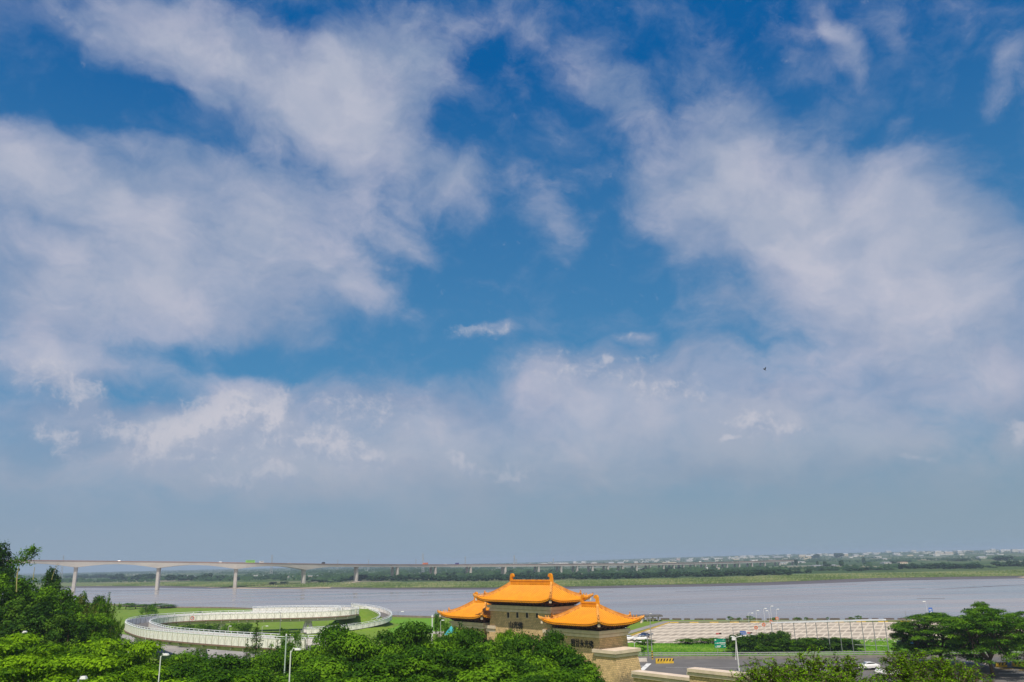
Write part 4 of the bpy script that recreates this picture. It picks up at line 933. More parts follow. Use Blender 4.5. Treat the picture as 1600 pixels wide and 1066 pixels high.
mid = [(RS[0], 234, 944.5, 322, 1.35, 'broad light tree on the lawn behind the left tip of the ramp'), (RS2, 243, 940.5, 335, .35, 'thin dark sapling behind the broad lawn tree'),
 (RS[1], 313, 952.8, 330, .5, 'small tree on the lawn behind the round road sign'), (RS[0], 350, 954.6, 330, .4, 'tiny bush on the lawn behind the far ramp'),
 (RS2, 296, 975, 255, 1.6, 'dark tree inside the ramp loop, leftmost'), (RS2, 322, 974, 258, 1.5, 'dark tree inside the ramp loop, left of the near pier'), (RS[1], 366, 972, 262, 1.5, 'dark tree inside the ramp loop, right of the near pier'), (RS2, 281, 976, 262, 1.5, 'dark tree at the left end inside the ramp loop'), (RS[1], 309, 974, 268, 1.5, 'dark tree inside the ramp loop, second row left'), (RS2, 337, 974, 270, 1.5, 'dark tree inside the ramp loop, just behind the near pier'), (RS[0], 380, 974, 266, 1.3, 'lighter tree inside the ramp loop by the conifer'), (RS2, 389, 973, 255, 1.1, 'dark tree inside the ramp loop by the small sign'),
 (RS[0], 440, 981, 190, .8, 'light garden tree under the far ramp by the lamp post'), (RS[1], 466, 983, 186, .8, 'light garden tree left of the V shaped pier'), (RS[0], 452, 992, 160, .7, 'light garden tree behind the centre lamp'), (RS[1], 500, 984, 170, .6, 'light garden tree right of the V shaped pier'),
 (RS[0], 688, 953.5, 190, .62, 'pale leafy tree at the left tip of the left pavilion roof'), (RS[1], 700, 968, 172, .8, 'tree under the left tip of the left pavilion roof'), (RS2, 716, 972, 150, .9, 'dark tree beside the turquoise tent'),
 (RS2, 1003, 1011, 214, .42, 'dark shrub on the meadow by the double lamp')]
for K, px, py, D, w, lb in mid: tree_at(K, px, py, D, 6.5, lb, sxy=w)
for px, py, w, lb in ((198, 941, .9, 'leftmost one'), (212, 942.5, 1., 'second from the left'), (228, 943.5, .9, 'middle one behind the lawn tree'), (252, 943, 1.1, 'dark one right of the lawn tree'), (264, 944.5, .8, 'rightmost one')):
    o = tree_at((RS+[RS2])[int(px) % 3], px, py+random.uniform(-.6, 1.2), 500, 6.5, 'olive bush on the river bank at the left, '+lb, 'olive bushes on the left river bank', sxy=w*2.2); o['category'] = 'bush'
# bushes along the river wall
for px, py, w, D, lb in ((1140.5, 962.5, .42, 306, 'narrow pale bush on the river wall left of the round one'), (1172, 962, .6, 304, 'round green bush on the river wall'), (1155, 966.5, .35, 305, 'small dry weed on the river wall between two bushes'), (1208, 965, .4, 302, 'dry bush on the river wall by the mirror signs'),
 (1245, 964, .5, 300, 'yellowish bush on the river wall, first behind the white banner frame'), (1259, 964.6, .3, 300, 'small bush beside the yellowish bush on the river wall'), (1293, 966, .2, 298, 'tiny dark bush on the river wall'), (1330, 964.5, .4, 296, 'low yellow bush behind the banner frame'), (1341, 961.6, .5, 296, 'green bush on the river wall behind the right half of the banner frame'), (1477, 961, .7, 290, 'dry brown bush on the river wall left of the big tree'), (1414, 955, .0, 290, '')):
    if not lb: continue
    o = tree_at(RS[0], px, py, D, 6.5, lb, 'bushes on the river wall', sxy=w); o['category'] = 'bush'
# hedge block between meadow and road
HB = [proto_round(s, 3.4, 5., 40, 150, .16, LF_DARK, .0, 'bush') for s in (61, 62)]; HB2 = proto_round(63, 3.4, 5., 40, 150, .16, LF_MID, .0, 'bush')
hd = [(1150, 994.5, 1), (1162, 998, 0), (1174, 996, 1), (1188, 993, 0), (1201, 995, 1), (1213, 990.5, 1), (1222, 990.5, 0), (1234, 1001, 2), (1247, 1000.5, 1), (1261, 999, 2), (1275, 1000, 0), (1289, 1000, 1), (1303, 999.5, 0), (1317, 1002, 1), (1330, 1000.5, 0)]
hl = ['first from the left, beside the white lamp pole', 'second from the left', 'third from the left, below the blue sign', 'fourth from the left', 'fifth from the left', 'sixth, the tallest of the row', 'seventh, with a twiggy top', 'eighth, light green and low', 'ninth, left of the middle gap', 'tenth, light green', 'eleventh', 'twelfth', 'thirteenth', 'fourteenth, next to the last', 'last on the right, before the open grass']
for (px, py, k), lb in zip(hd, hl):
    o = tree_at((HB+[HB2])[k], px, py-2.0, 209, 4.6, 'dark bush of the roadside thicket, '+lb, 'bushes of the roadside thicket', sxy=1.15); o['category'] = 'bush'
for px, py, lb in ((1186, 1007, 'left'), (1204, 1009, 'middle'), (1240, 1009, 'right')):
    o = tree_at(HB2, px, py, 207, 5., 'low light green bush in front of the thicket, '+lb+' one', 'low bushes before the thicket', sxy=.8); o['category'] = 'bush'
for px, lb in ((1008, 'left of the signal pole'), (1070, 'left of the green road sign'), (1095, 'left beside the green road sign'), (1120, 'behind the green road sign')):
    o = tree_at(HB2, px, 1000.5+(px-1008)*.012, 232, 5., 'low weedy bush on the meadow edge '+lb, 'weeds along the parking ground', sxy=1.1); o['category'] = 'bush'
# big umbrella trees on the right
def proto_umbrella(seed, R, H, lvs=(0, 0, .1, .2, .3, .42), n_=120, mat=LF_MID, leaf=.17):
    random.seed(seed); e = empty('umbrella_tree'); cl_ = []
    for i in range(n_):
        q = math.sqrt((i+.5)/n_); a_ = i*2.39996; rr = R*q*.93; top = H*(1-.30*q**2); lv = random.choice(lvs)
        rx = random.uniform(.9, 1.6); cl_.append((rr*math.cos(a_), rr*math.sin(a_), top-lv*H-.3*random.random(), rx, rx*.33))
    clumps(cl_, 125, leaf, .5, mat, e, 1.2, .6)
    mb = MB(); mb.tube([(0, 0, -.5), (0, 0, .3), (-.15, 0, 2.), (-.3, 0, 3.2)], [.6, .36, .30, .30], 10)
    f = Vector((-.3, 0, 3.1)); subs = []
    for ang, ln_ in ((2.9, 5.2), (.35, 5.), (4.6, 4.6), (1.5, 4.6)):
        t_ = f+Vector((math.cos(ang)*ln_*.5, math.sin(ang)*ln_*.5, ln_*.75)); mb.tube([f-Vector((0, 0, .2)), f.lerp(t_, .5)+Vector((math.cos(ang)*.35, math.sin(ang)*.35, -.1)), t_], [.26, .2, .15], 8); subs.append(t_)
    for i, c in enumerate(cl_):
        if i % 3: continue
        ev = Vector(c[:3])-Vector((0, 0, c[4]*.4)); s_ = min(subs, key=lambda q: (q-ev).length); md = s_.lerp(ev, .5)+Vector((0, 0, -.35)); mb.tube([s_, md, ev], [.14, .09, .03], 5)
    mb.build('trunk', BARK, e, smooth=True); return e
U1 = proto_umbrella(71, 7.2, 12.6, n_=150); U2 = proto_umbrella(72, 7.2, 12.6, (0, 0, .12, .25, .38, .5, .6), n_=190)
tb = onz(1552, 1058, ZL)
U1.location = (tb.x, tb.y, ZL); U1.rotation_euler = (0, 0, .3); U1.scale = (1.08, 1.05, .98); tag(U1, 'large spreading tree with forked trunk on the right lawn', 'tree')
U2.location = (*aty(1468, 1000, 176).xy, ZL); U2.scale = (1.3, 1.2, .84); tag(U2, 'wide dark tree overlapping the parking ground left of the fork trunked tree', 'tree')
o = dup(U1, (*aty(1425, 1000, 180).xy, ZL), 2., (.62, .6, .66), 'small outlying tree at the left end of the right group'); o = dup(U2, (*aty(1606, 1000, 172).xy, ZL), 1., (.95, .9, .85), 'spreading tree cut by the right picture edge')
o = dup(U1, (*aty(1541, 1000, 168).xy, ZL), 1.4, (.5, .5, 1.03), 'narrow top tree rising above the right tree group')
# --- near leafy twigs at the lower right: young trees on the slope below the camera
def twig_tree(px, py, D, spread, n_st, label, lean=0., seed=0):
    random.seed(seed); P_ = aty(px, py, D); g = ground(P_.x, P_.y); o = empty('young_tree', (P_.x, P_.y, g), 0, label, 'tree', 'young trees in the lower right corner'); H = P_.z-g
    C, Nn, T = [], [], []; mb = MB(); mb.tube([(0, 0, -.4), (0, 0, .6), (0, 0, H*.45)], [.12, .1, .07], 7)
    for i in range(n_st):
        a_ = random.uniform(0, 2*math.pi); q = random.uniform(.25, 1); h = H*(1.02-.35*q**1.5)*random.uniform(.85, 1.0); z0_ = H*random.uniform(.15, .45); e_ = Vector((math.cos(a_)*spread*q+lean*q, math.sin(a_)*spread*q, h))
        p = [Vector((0, 0, z0_)), Vector((e_.x*.4, e_.y*.4, z0_+(h-z0_)*.62)), Vector((e_.x*.75, e_.y*.75, h*.97)), e_]; p = crs(p, .25); mb.tube(p, [.03*(1-.85*k/len(p)) for k in range(len(p))], 4); tt = random.gauss(.45, .12)
        for k in range(2, len(p)-1, 1):
            for s in range(2):
                d = Vector((random.gauss(0, 1), random.gauss(0, 1), random.gauss(.25, .5))).normalized(); L_ = random.uniform(.25, .6)*(1.1-.5*k/len(p)); tw = [p[k], p[k]+d*L_*.6, p[k]+d*L_+Vector((0, 0, -.05))]; mb.tube(tw, [.010, .007, .004], 3, cap=False)
                for j in range(14):
                    u_ = (j+1)/14; c = tw[0].lerp(tw[2], u_)+Vector((random.gauss(0, .035), random.gauss(0, .035), random.gauss(0, .03))); C.append(c[:]); Nn.append((random.gauss(0, .5), random.gauss(0, .5), 1)); T.append(tt+random.gauss(0, .2))
    leaves('crown', np.array(C), np.array(Nn), .042, .5, np.array(T), LF_BRIGHT, o, .2); mb.build('trunk', BARK, o)
for a_ in ((1200, 1025, 31, 1.6, 54, 'leafy young tree with one long arching twig over the road', -.5, 81), (1258, 1008, 33, 1.7, 58, 'young tree with upright tips over the terrace wall', 0, 82), (1314, 1018, 31, 1.3, 46, 'young tree left of the white car', 0, 83),
 (1420, 1008, 32, 1.7, 60, 'young tree with thin sprays right of the white car', -.3, 84), (1482, 1018, 31, 1.5, 46, 'young tree in front of the paved island', 0, 85), (1238, 1044, 27, 1.3, 34, 'low dense young tree at the bottom edge', 0, 86), (1366, 1060, 27, 1.4, 40, 'low dense young tree at the bottom edge below the cars', 0, 87), (1300, 1048, 28, 1.3, 36, 'low young tree at the bottom edge behind the terrace wall', 0, 88), (1452, 1054, 27, 1.4, 30, 'low young tree at the bottom edge below the paved island', 0, 89)):
    twig_tree(*a_[:5], a_[5], a_[6], a_[7])
# ================================================================= far bank
def proto_far(seed, flat=1.):
    random.seed(seed); cl_ = []
    for i in range(12):
        a_ = random.uniform(0, 6.28); q = random.random()**.5; cl_.append((q*.55*math.cos(a_), q*.55*math.sin(a_), .5+random.uniform(-.25, .28), random.uniform(.2, .32), random.uniform(.16, .26)))
    C, Nn, T = [], [], []
    for (x, y, z, rx, rz) in cl_:
        k = 34; d = rng.normal(size=(k, 3)); d /= np.linalg.norm(d, axis=1, keepdims=True); C.append(np.array([x, y, z])+d*np.array([rx, rx, rz])); Nn.append(d+np.array([0, 0, .5])); T.append(np.full(k, random.uniform(.2, .8))+rng.normal(size=k)*.15)
    o = leaves('riverside_tree', np.concatenate(C), np.concatenate(Nn), .13, .7, np.concatenate(T), LF_FAR)
    return o
PF = [proto_far(s) for s in (91, 92, 93, 94)]
cnt = [0]
def fartree(px, yb, yt, w, label, grp):
    b_ = onfar(px, yb); h = (yb-yt)/1340*b_.y; p0 = PF[cnt[0] % 4]; cnt[0] += 1
    if cnt[0] <= 4: o = p0
    else: o = p0.copy(); COL.objects.link(o)
    o.location = (b_.x, b_.y, b_.z-.2); o.scale = (w/1244*b_.y, w/1244*b_.y, h); o.rotation_euler = (0, 0, random.uniform(0, 6)); tag(o, label, 'tree', grp)
ordn = ['first', 'second', 'third', 'fourth', 'fifth', 'sixth', 'seventh', 'eighth', 'ninth', 'tenth', 'eleventh', 'twelfth', 'thirteenth', 'fourteenth', 'fifteenth', 'sixteenth', 'seventeenth', 'eighteenth', 'nineteenth', 'twentieth']
clus = [(112, 182, 903.5, 897.5, 9, 'wood left of the second bridge pier'), (182, 262, 906, 896.5, 9, 'wood behind the second bridge pier'), (262, 322, 907, 898, 9, 'wood left of the third bridge pier'), (325, 345, 906, 895, 12, 'tall clump left of the third bridge pier'), (348, 372, 907, 900.5, 9, 'low clump at the third bridge pier'),
 (378, 430, 905, 900, 9, 'bush row left of the white far field'), (428, 446, 912.5, 908, 9, 'dark thicket by the sand beach'), (484, 500, 909, 904.5, 7, 'bushes right of the fourth bridge pier'), (505, 530, 910, 906, 7, 'low scrub left of the fifth pier'), (530, 560, 908, 899.5, 9, 'dark grove left of the fifth pier'), (563, 618, 908, 896.5, 10, 'dark grove right of the fifth pier'), (626, 680, 907.5, 896.5, 10, 'grove between the sixth and seventh piers'),
 (682, 738, 908, 897.5, 10, 'grove right of the seventh pier'), (742, 800, 908, 896, 10, 'grove left of the main gate roof'), (800, 862, 906, 894, 10, 'grove seen between the roof finials'), (865, 905, 905, 895, 10, 'grove right of the main roof finial'), (905, 960, 905, 893, 10, 'grove above the right roof slope'), (960, 1010, 904, 894, 10, 'grove over the river mud'), (1010, 1056, 903, 893, 10, 'grove in the middle of the far bank'),
 (1044, 1052, 896, 888, 9, 'tall pair before the bridge end'), (1060, 1120, 901.5, 890, 11, 'large grove below the bridge end'), (1122, 1180, 900, 889.5, 11, 'large grove where the bridge ends'), (1182, 1226, 898.5, 886, 11, 'tall grove behind the mirror signs'), (1228, 1262, 896, 889, 10, 'grove behind the white banner'), (1268, 1284, 893, 889.5, 9, 'small pair behind the banner'), (1300, 1345, 892.5, 888, 9, 'low hedge row behind the banner'), (1345, 1392, 891, 886.5, 9, 'low hedge row right of the banner'), (1415, 1480, 889, 880.5, 12, 'long dark grove on the right bank'), (1484, 1530, 888.5, 879.5, 12, 'second long dark grove on the right bank'), (1535, 1560, 887, 882, 9, 'small grove near the right edge'), (1556, 1606, 885.5, 876.5, 11, 'grove at the right picture edge')]
for (xa, xb, yb, yt, w, lb) in clus:
    k = max(2, int((xb-xa)/(w*.62)))
    for i in range(k):
        x = xa+(xb-xa)*i/(k-1); fartree(x, yb+random.uniform(-1.2, .5), yt+random.uniform(-1.2, 4.2), w*random.uniform(.7, 1.5), ordn[i]+' dark tree from the left in the '+lb, 'trees of the '+lb)
# isolated palms and trees of the plain
for px, yb, yt, w, lb in ((1244.5, 884, 873.5, 4, 'tall thin tree behind the banner frame'), (1277, 885, 875.5, 3, 'slim tree of the plain behind the banner, left one'), (1289, 885.5, 875, 4, 'slim tree of the plain behind the banner, middle one'), (1314, 885.5, 874.5, 6, 'rounder tree of the plain behind the banner'), (1349, 879, 870.5, 4, 'slim tree near the far white houses'), (1294, 885.5, 880, 9, 'dark round tree in the grey fields'), (1356, 881.6, 877, 10, 'low dark tree in the grey fields'), (1396, 880.5, 876.5, 7, 'low dark tree right of the grey fields'), (1274, 873, 865.5, 9, 'dark tree beside the cream houses'), (1313, 872, 863.5, 12, 'big dark tree of the town'), (1188, 889, 884, 6, 'small dark tree left of the tall grove'), (1500, 877, 872.5, 22, 'dark orchard patch on the right plain'), (1565, 876, 868, 20, 'dark wood near the far right town')):
    fartree(px, yb, yt, w, lb, 'single trees of the plain')
# far woods that read as one mass out to the horizon
C, Nn, T = [], [], []
for i in range(5200):
    D = 1300+random.random()**1.7*7200; X = random.uniform(-.72, .72)*D
    if (D < 1700 and random.random() < .5) or math.sin(X*.004+D*.0011)+math.sin(D*.005+X*.0013)+random.gauss(0, .5) < -.1: continue
    if interp(FARS, X)+mudw(X)+200 > D: continue
    w = random.uniform(10, 34)*(D/3000)**.7; h = random.uniform(3.5, 7)*(1+.5*(X < 0)); zz = farz(X, D)
    if X > 0 and random.random() < .35: continue
    tt = random.uniform(.1, .9)
    for k in range(11):
        d = np.array([random.gauss(0, 1), random.gauss(0, .6), abs(random.gauss(0, .6))]); C.append((X+d[0]*w*.5, D+d[1]*w*.5, zz+h*.55*min(1, d[2])+h*.15)); Nn.append((d[0]*.4, -1+d[1]*.3, 1.)); T.append(tt+random.gauss(0, .1))
o = leaves('far_woods', np.array(C), np.array(Nn), 4.2, .55, np.array(T), LF_FAR); tag(o, 'blue green woods fading into the haze on the plain', 'woods', None, 'stuff')
# tall reeds along the far waterline
C, Nn, T = [], [], []
for i in range(15000):
    X = random.uniform(-760, 620); q = random.random()**1.3; Y = interp(FARS, X)+mudw(X)+4+q*150; C.append((X, Y, 1.6+q*1.2)); Nn.append((random.gauss(0, .4), -1, random.uniform(.1, .6))); T.append(.5+.25*math.sin(X*.05)+.2*math.sin(Y*.09+X*.02)+random.gauss(0, .22))
LF_REED = leafmat('reed_leaves', (.075, .12, .03), (.14, .20, .055), (.27, .28, .13), .2)
o = leaves('reeds', np.array(C), np.array(Nn), 1.3, .45, np.array(T), LF_REED); tag(o, 'pale green reeds along the far waterline', 'reeds', None, 'stuff')
# meadow grass tufts on the near side
C, Nn, T = [], [], []
for i in range(20000):
    X = random.uniform(14, 150); Y = random.uniform(188, 233)
    if Y > 226+(X < 110)*8 or Y < 204.5-(X-28)*.125: continue
    C.append((X, Y, ZL+.15+.12*random.random())); Nn.append((random.gauss(0, .5), -.6+random.gauss(0, .4), 1)); T.append(.55+.3*math.sin(X*.25+Y*.3)+random.gauss(0, .2))
LF_G = leafmat('grass_blades', (.06, .16, .008), (.10, .26, .012), (.22, .36, .05), .3)
o = leaves('meadow_grass', np.array(C), np.array(Nn), .3, .4, np.array(T), LF_G); tag(o, 'lush bright grass tufts between the guard rail and the parking ground', 'grass', None, 'stuff')
# ================================================================= street furniture
STEEL = pm('galvanised_steel', (.46, .47, .48), (.38, .39, .40), 3, .45, metal=.3); GREYP = pm('grey_paint', (.26, .27, .29), (.2, .21, .23), 3, .5); PALE = pm('pale_paint', (.70, .71, .70), (.6, .61, .6), 3, .45)
GREENP = pm('green_paint', (.10, .30, .22), (.08, .24, .18), 3, .5); LENS = pm('lamp_lens', (.80, .80, .76), (.72, .72, .7), 5, .3); LOWC = pm('grey_concrete', (.25, .235, .215), (.19, .18, .165), .8, .9, 0, 7)
def base_at(px, py, z=ZL): return onz(px, py, z)
def lamp(label, base, top, arm=(1.2, 0), r=.07, mat=PALE, head=(.7, .28, .14), group=None, double=False, cat='street lamp'):
    o = empty('street_lamp', base, 0, label, cat, group); t_ = Vector(top)-Vector(base); mb = MB(); mb.tube([(0, 0, 0), (0, 0, .25)], r*1.9, 8); mb.tube([(0, 0, 0), t_], [r, r*.7], 8); mb.build('pole', mat, o)
    for s in ((1, -1) if double else (1,)):
        d = Vector((arm[0]*s, arm[1]*s, 0)); m = MB(); m.tube([t_-Vector((0, 0, .15)), t_+d*.35+Vector((0, 0, .18)), t_+d+Vector((0, 0, .1))], r*.55, 6); m.build('arm', mat, o)
        c = t_+d; a_ = math.atan2(d.y, d.x); m = MB(); m.box((c.x, c.y, c.z+.12), head, a_, 0, .35); m.box((c.x, c.y, c.z+.12-head[2]/2-.02), (head[0]*.7, head[1]*.7, .05), a_, 1); m.build('lamp_head', [PALE, LENS], o)
    return o
def vert(px0, py0, px1, py1, D):
    """base and top of an upright pole seen between two picture points at depth D"""
    t_ = aty(px1, py1, D); b_ = aty(px0, py0, D); g = b_.z; return Vector((t_.x, D, g)), Vector((t_.x, D, t_.z))
def fgpole(px, ytop, D):
    t_ = aty(px, ytop, D); return Vector((t_.x, D, ground(t_.x, D))), t_
b_, t_ = fgpole(251.5, 1025, 62); lamp('white street lamp rising from the trees at the lower left', b_, t_, (.42, -.1), .06, head=(.42, .24, .13))
b_, t_ = fgpole(454.5, 1017, 58); lamp('white street lamp in the lower middle beside the tall green pole', b_, t_, (.5, -.1), .06, head=(.42, .24, .12))
b_, t_ = fgpole(35, 989, 99); lamp('small lamp head just above the bright trees at the far left', b_, t_, (.3, 0), .06, head=(.5, .3, .2))
b_, t_ = fgpole(123, 1062, 52); lamp('lamp top cut by the bottom edge at the lower left', b_, t_, (.3, 0), .08, GREYP, head=(.38, .3, .16))
b_, t_ = fgpole(447.5, 993, 96); o = empty('flag_pole', b_, 0, 'tall pale green pole left of the centre street lamp', 'pole'); mb = MB(); mb.tube([(0, 0, 0), t_-b_], [.09, .07], 8); mb.build('pole', pm('pale_green_paint', (.50, .62, .52), (.42, .54, .44), 3, .5), o); mb = MB(); mb.tube([t_-b_, t_-b_+Vector((0, 0, .2))], [.11, .03], 8); mb.build('cap', PALE, o)
b_, t_ = fgpole(439, 957, 235); lamp('grey street lamp in front of the far ramp', b_, t_, (-1.2, 0), .09, GREYP, head=(1., .3, .14))
b_, t_ = fgpole(357, 979, 225); lamp('thin lamp post inside the ramp loop', b_, t_, (.5, 0), .06, PALE)
b_, t_ = fgpole(228, 992, 180); lamp('white lamp post in front of the left tip of the ramp', b_, t_, (1.3, 0), .06, PALE)
b_, t_ = fgpole(410, 979, 215); lamp('lamp with a long flat head right of the conifer', b_, t_, (1.2, 0), .05, PALE)
b_, t_ = fgpole(675.5, 964, 250); o = empty('marker_post', b_, 0, 'thick white post on the green paddock left of the gate', 'post'); mb = MB(); mb.tube([(0, 0, 0), t_-b_], [.22, .18], 8); mb.build('post', PALE, o); mb = MB(); mb.tube([t_-b_, t_-b_+Vector((0, 0, .6))], [.3, .1], 8); mb.build('cap', PALE, o)
b_, t_ = fgpole(688.5, 970, 160); lamp('small white lamp left of the turquoise tent', b_, t_, (.45, 0), .04, PALE, head=(.6, .25, .12))
b_, t_ = fgpole(622, 956, 372); lamp('lamp on the embankment right of the mound', b_, t_, (2., 0), .1, GREYP, head=(1.6, .5, .3))
for px, yt, D, dx, lb in ((1168.5, 958.6, 238, 1.2, 'first and lowest of the six lamps before the water'), (1181, 954.7, 245, .6, 'second of the six lamps before the water'), (1193, 951.4, 252, .6, 'third of the six lamps before the water'), (1203.5, 947.6, 262, .6, 'fourth and tallest of the six lamps before the water'), (1201, 954.8, 256, -.6, 'shorter fifth lamp right below the tallest one'), (1212.5, 952.4, 268, .6, 'sixth lamp before the water, furthest right')):
    b_, t_ = fgpole(px, yt, D); lamp('thin white lamp, '+lb, b_, t_, (dx, 0), .05, PALE, head=(.75, .3, .16), group='lamps along the parking entrance')
for px, py, D, lb in ((1181, 980.6, 240, 'lowest and nearest'), (1193, 976, 250, 'second from the left'), (1204.3, 971.4, 260, 'third from the left, touching the white banner'), (1213.7, 966.2, 271, 'highest, over the water')):
    c = aty(px, py, D); o = empty('ring_sign', (c.x, c.y, ZL), 0, 'round orange rimmed traffic mirror on a post, '+lb, 'traffic mirror', 'round mirrors by the parking ground'); mb = MB(); mb.tube([(0, 0, 0), (0, 0, c.z-ZL)], .05, 6); mb.build('post', STEEL, o)
    z = c.z-ZL; mb = MB(); disc(mb, (0, -.08, z), .50, (0, -1, 0), .06, 0, 20, .30); mb.build('rim', pm('orange_paint', (.66, .13, .03), (.55, .1, .03), 3, .5), o); mb = MB(); disc(mb, (0, -.07, z), .34, (0, -1, 0), .03, 0, 20); mb.build('mirror', pm('mirror_glass', (.45, .38, .33), (.40, .34, .3), 3, .3), o)
# lamp and camera poles right of the gate
P0, P1 = aty(1019.5, 1030, 200), aty(1016, 959.5, 200); P0.z = ZL
o = empty('street_lamp', P0, 0, 'tall grey street lamp right of the gate with two heads', 'street lamp'); t_ = Vector((P0.x, P0.y, P1.z))-P0
mb = MB(); mb.tube([(0, 0, 0), t_], [.13, .07], 8); mb.build('pole', STEEL, o); mb = MB(); mb.tube([(0, 0, 0), (0, 0, 1.9)], .16, 8); 
for k in range(3): mb.tube([(0, 0, .3+.55*k), (0, 0, .55+.55*k)], .165, 8, 1)
mb.build('striped_base', [YEL, BLK], o)
mb = MB(); mb.tube([t_-Vector((0, 0, 1.3)), t_+Vector((-.2, 0, -.9))], .04, 5); mb.box(t_+Vector((-.45, 0, -.85)), (.55, .3, .3)); mb.build('camera', GREYP, o); mb = MB(); mb.box(t_+Vector((.2, 0, .1)), (.5, .25, .12)); mb.build('lamp_head', PALE, o)
P0, P1 = aty(1013.3, 1030, 199), aty(1013, 990, 199); P0.z = ZL; o = empty('signal_pole', P0, 0, 'short grey signal pole beside the tall two headed street lamp', 'signal pole'); h = P1.z-ZL
mb = MB(); mb.tube([(0, 0, 0), (0, 0, h)], .11, 8); mb.tube([(-.9, 0, h-.55), (1.1, 0, h-.45)], .045, 5); mb.build('pole', GREYP, o)
for dx, dz in ((-1.05, -.5), (1.15, -.1)): mb = MB(); mb.box((dx, 0, h+dz), (.62, .4, .34), .2); mb.box((dx+.25, -.2, h+dz), (.1, .1, .2)); mb.build('signal_head', GREYP, o)
P0 = aty(991, 1026, 184); P1 = aty(991, 1004, 184); lamp('white double armed lamp just right of the end pavilion', (P1.x, 184, ZL), P1, (1.35, .2), .07, PALE, head=(.6, .3, .12), double=True)
# leaning white lamp pole over the road
P0 = onz(1155, 1048.5, ZL); P1 = aty(1149.2, 996, P0.y); o = empty('street_lamp', P0, 0, 'tall white lamp pole with a cross arm at the road edge', 'street lamp'); t_ = P1-P0
mb = MB(); mb.tube([(0, 0, 0), t_], [.16, .10], 8); mb.build('pole', PALE, o); mb = MB(); mb.tube([t_+Vector((-.55, 0, .25)), t_, t_+Vector((.9, 0, .18))], .07, 6); mb.build('arm', PALE, o)
for dx in (-.75, 1.05): mb = MB(); mb.box(t_+Vector((dx, 0, .22)), (.55, .3, .13), 0, 0, .3); mb.build('lamp_head', PALE, o)
P0 = aty(1149.5, 1030, 196); P0.z = ZL; P1 = aty(1149.5, 998, 196); lamp('thin pale pole with camera box behind the tall white lamp pole', P0, P1, (-.5, 0), .08, PALE, head=(.9, .5, .8), cat='pole')
# traffic signal mast with two horizontal signals and a blue sign
SD = 212.; P0 = aty(1147, 1005, SD); P1 = aty(1147, 980, SD); o = empty('signal_mast', (P0.x, SD, ZL), 0, 'signal mast carrying two red traffic lights and a blue sign over the roadside', 'traffic signal'); h = P1.z-ZL
mb = MB(); mb.tube([(0, 0, 0), (0, 0, h)], [.12, .06], 8); za = aty(1147, 989.5, SD).z-ZL; mb.tube([(aty(1119, 989, SD).x-P0.x, 0, za+.08), (aty(1174, 989, SD).x-P0.x, 0, za+.05)], .03, 5); mb.build('pole', GREYP, o)
for xa, xb in ((1118.3, 1125.8), (1167, 1174)):
    a_, b_ = aty(xa, 989.4, SD).x-P0.x, aty(xb, 989.4, SD).x-P0.x; mb = MB(); mb.box(((a_+b_)/2, -.15, za), (b_-a_, .2, .36)); q = mb.build('signal_head', pm('signal_housing', (.55, .04, .035), (.45, .03, .03), 3, .4), o)
    mb = MB(); disc(mb, (b_-.22, -.26, za), .2, (0, -1, 0), .1, 0); disc(mb, (b_-.02, -.15, za), .22, (1, 0, 0), .15, 0); mb.build('lens', BLK, q)
    mb = MB(); mb.box((a_+(b_-a_)*.42, -.27, za), (.07, .05, .3)); mb.box((a_+(b_-a_)*.16, -.27, za-.02), (.1, .05, .12)); mb.build('white_mark', SIGNW, q)
BLUE = pm('blue_sign', (.02, .12, .50), (.018, .10, .42), 3, .4); GRN = pm('green_sign', (.0, .26, .17), (.0, .22, .145), 3, .4)
def board(o, x0, x1, z0, z1, mat, marks, y=-.2, name='plate'):
    mb = MB(); mb.box(((x0+x1)/2, y, (z0+z1)/2), (x1-x0, .08, z1-z0)); q = mb.build(name, mat, o); mb = MB(); w, h_ = x1-x0, z1-z0
    for (a, b, c, d) in marks: mb.box((x0+w*(a+c/2), y-.05, z0+h_*(b+d/2)), (w*c, .03, h_*d))
    mb.build('markings', SIGNW, q)
    return q
xa, xb = aty(1155.6, 989, SD).x-P0.x, aty(1165, 989, SD).x-P0.x; z1, z0 = aty(1160, 986, SD).z-ZL, aty(1160, 991.8, SD).z-ZL
board(o, xa, xb, z0, z1, BLUE, [(.08, .62, .10, .12), (.22, .62, .12, .12), (.38, .62, .1, .12), (.52, .62, .12, .12), (.70, .62, .1, .12), (.84, .62, .08, .12), (.1, .2, .08, .18), (.24, .2, .1, .1), (.46, .2, .1, .2), (.62, .2, .08, .1), (.78, .2, .1, .2)])
GD = 208.; xa = aty(1116, 1005, GD); xb = aty(1133.6, 1005, GD); o = empty('direction_sign', (xa.x, GD, ZL), 0, 'large green direction sign with white arrows on two posts by the guard rail', 'road sign'); w = xb.x-xa.x; z1, z0 = aty(1125, 997.8, GD).z-ZL, aty(1125, 1012.2, GD).z-ZL
mb = MB(); 
for s in (.25, .82): mb.tube([(w*s, 0, 0), (w*s, 0, z1-.1)], .05, 6)
mb.build('post', STEEL, o)
q = board(o, 0, w, z0, z1, GRN, [(.03, .80, .14, .13), (.03, .50, .16, .04), (.44, .47, .08, .13), (.54, .47, .07, .13), (.63, .47, .09, .13), (.74, .47, .07, .13), (.83, .47, .08, .13), (.92, .47, .05, .13), (.54, .34, .38, .04), (.05, .12, .03, .1), (.18, .12, .08, .14), (.28, .12, .08, .14), (.38, .12, .07, .14), (.46, .12, .08, .14), (.05, .04, .42, .03), (.80, .13, .16, .08), (.56, .72, .04, .04), (.8, .82, .03, .09), (.74, .78, .04, .04), (.86, .78, .04, .04)], -.12)
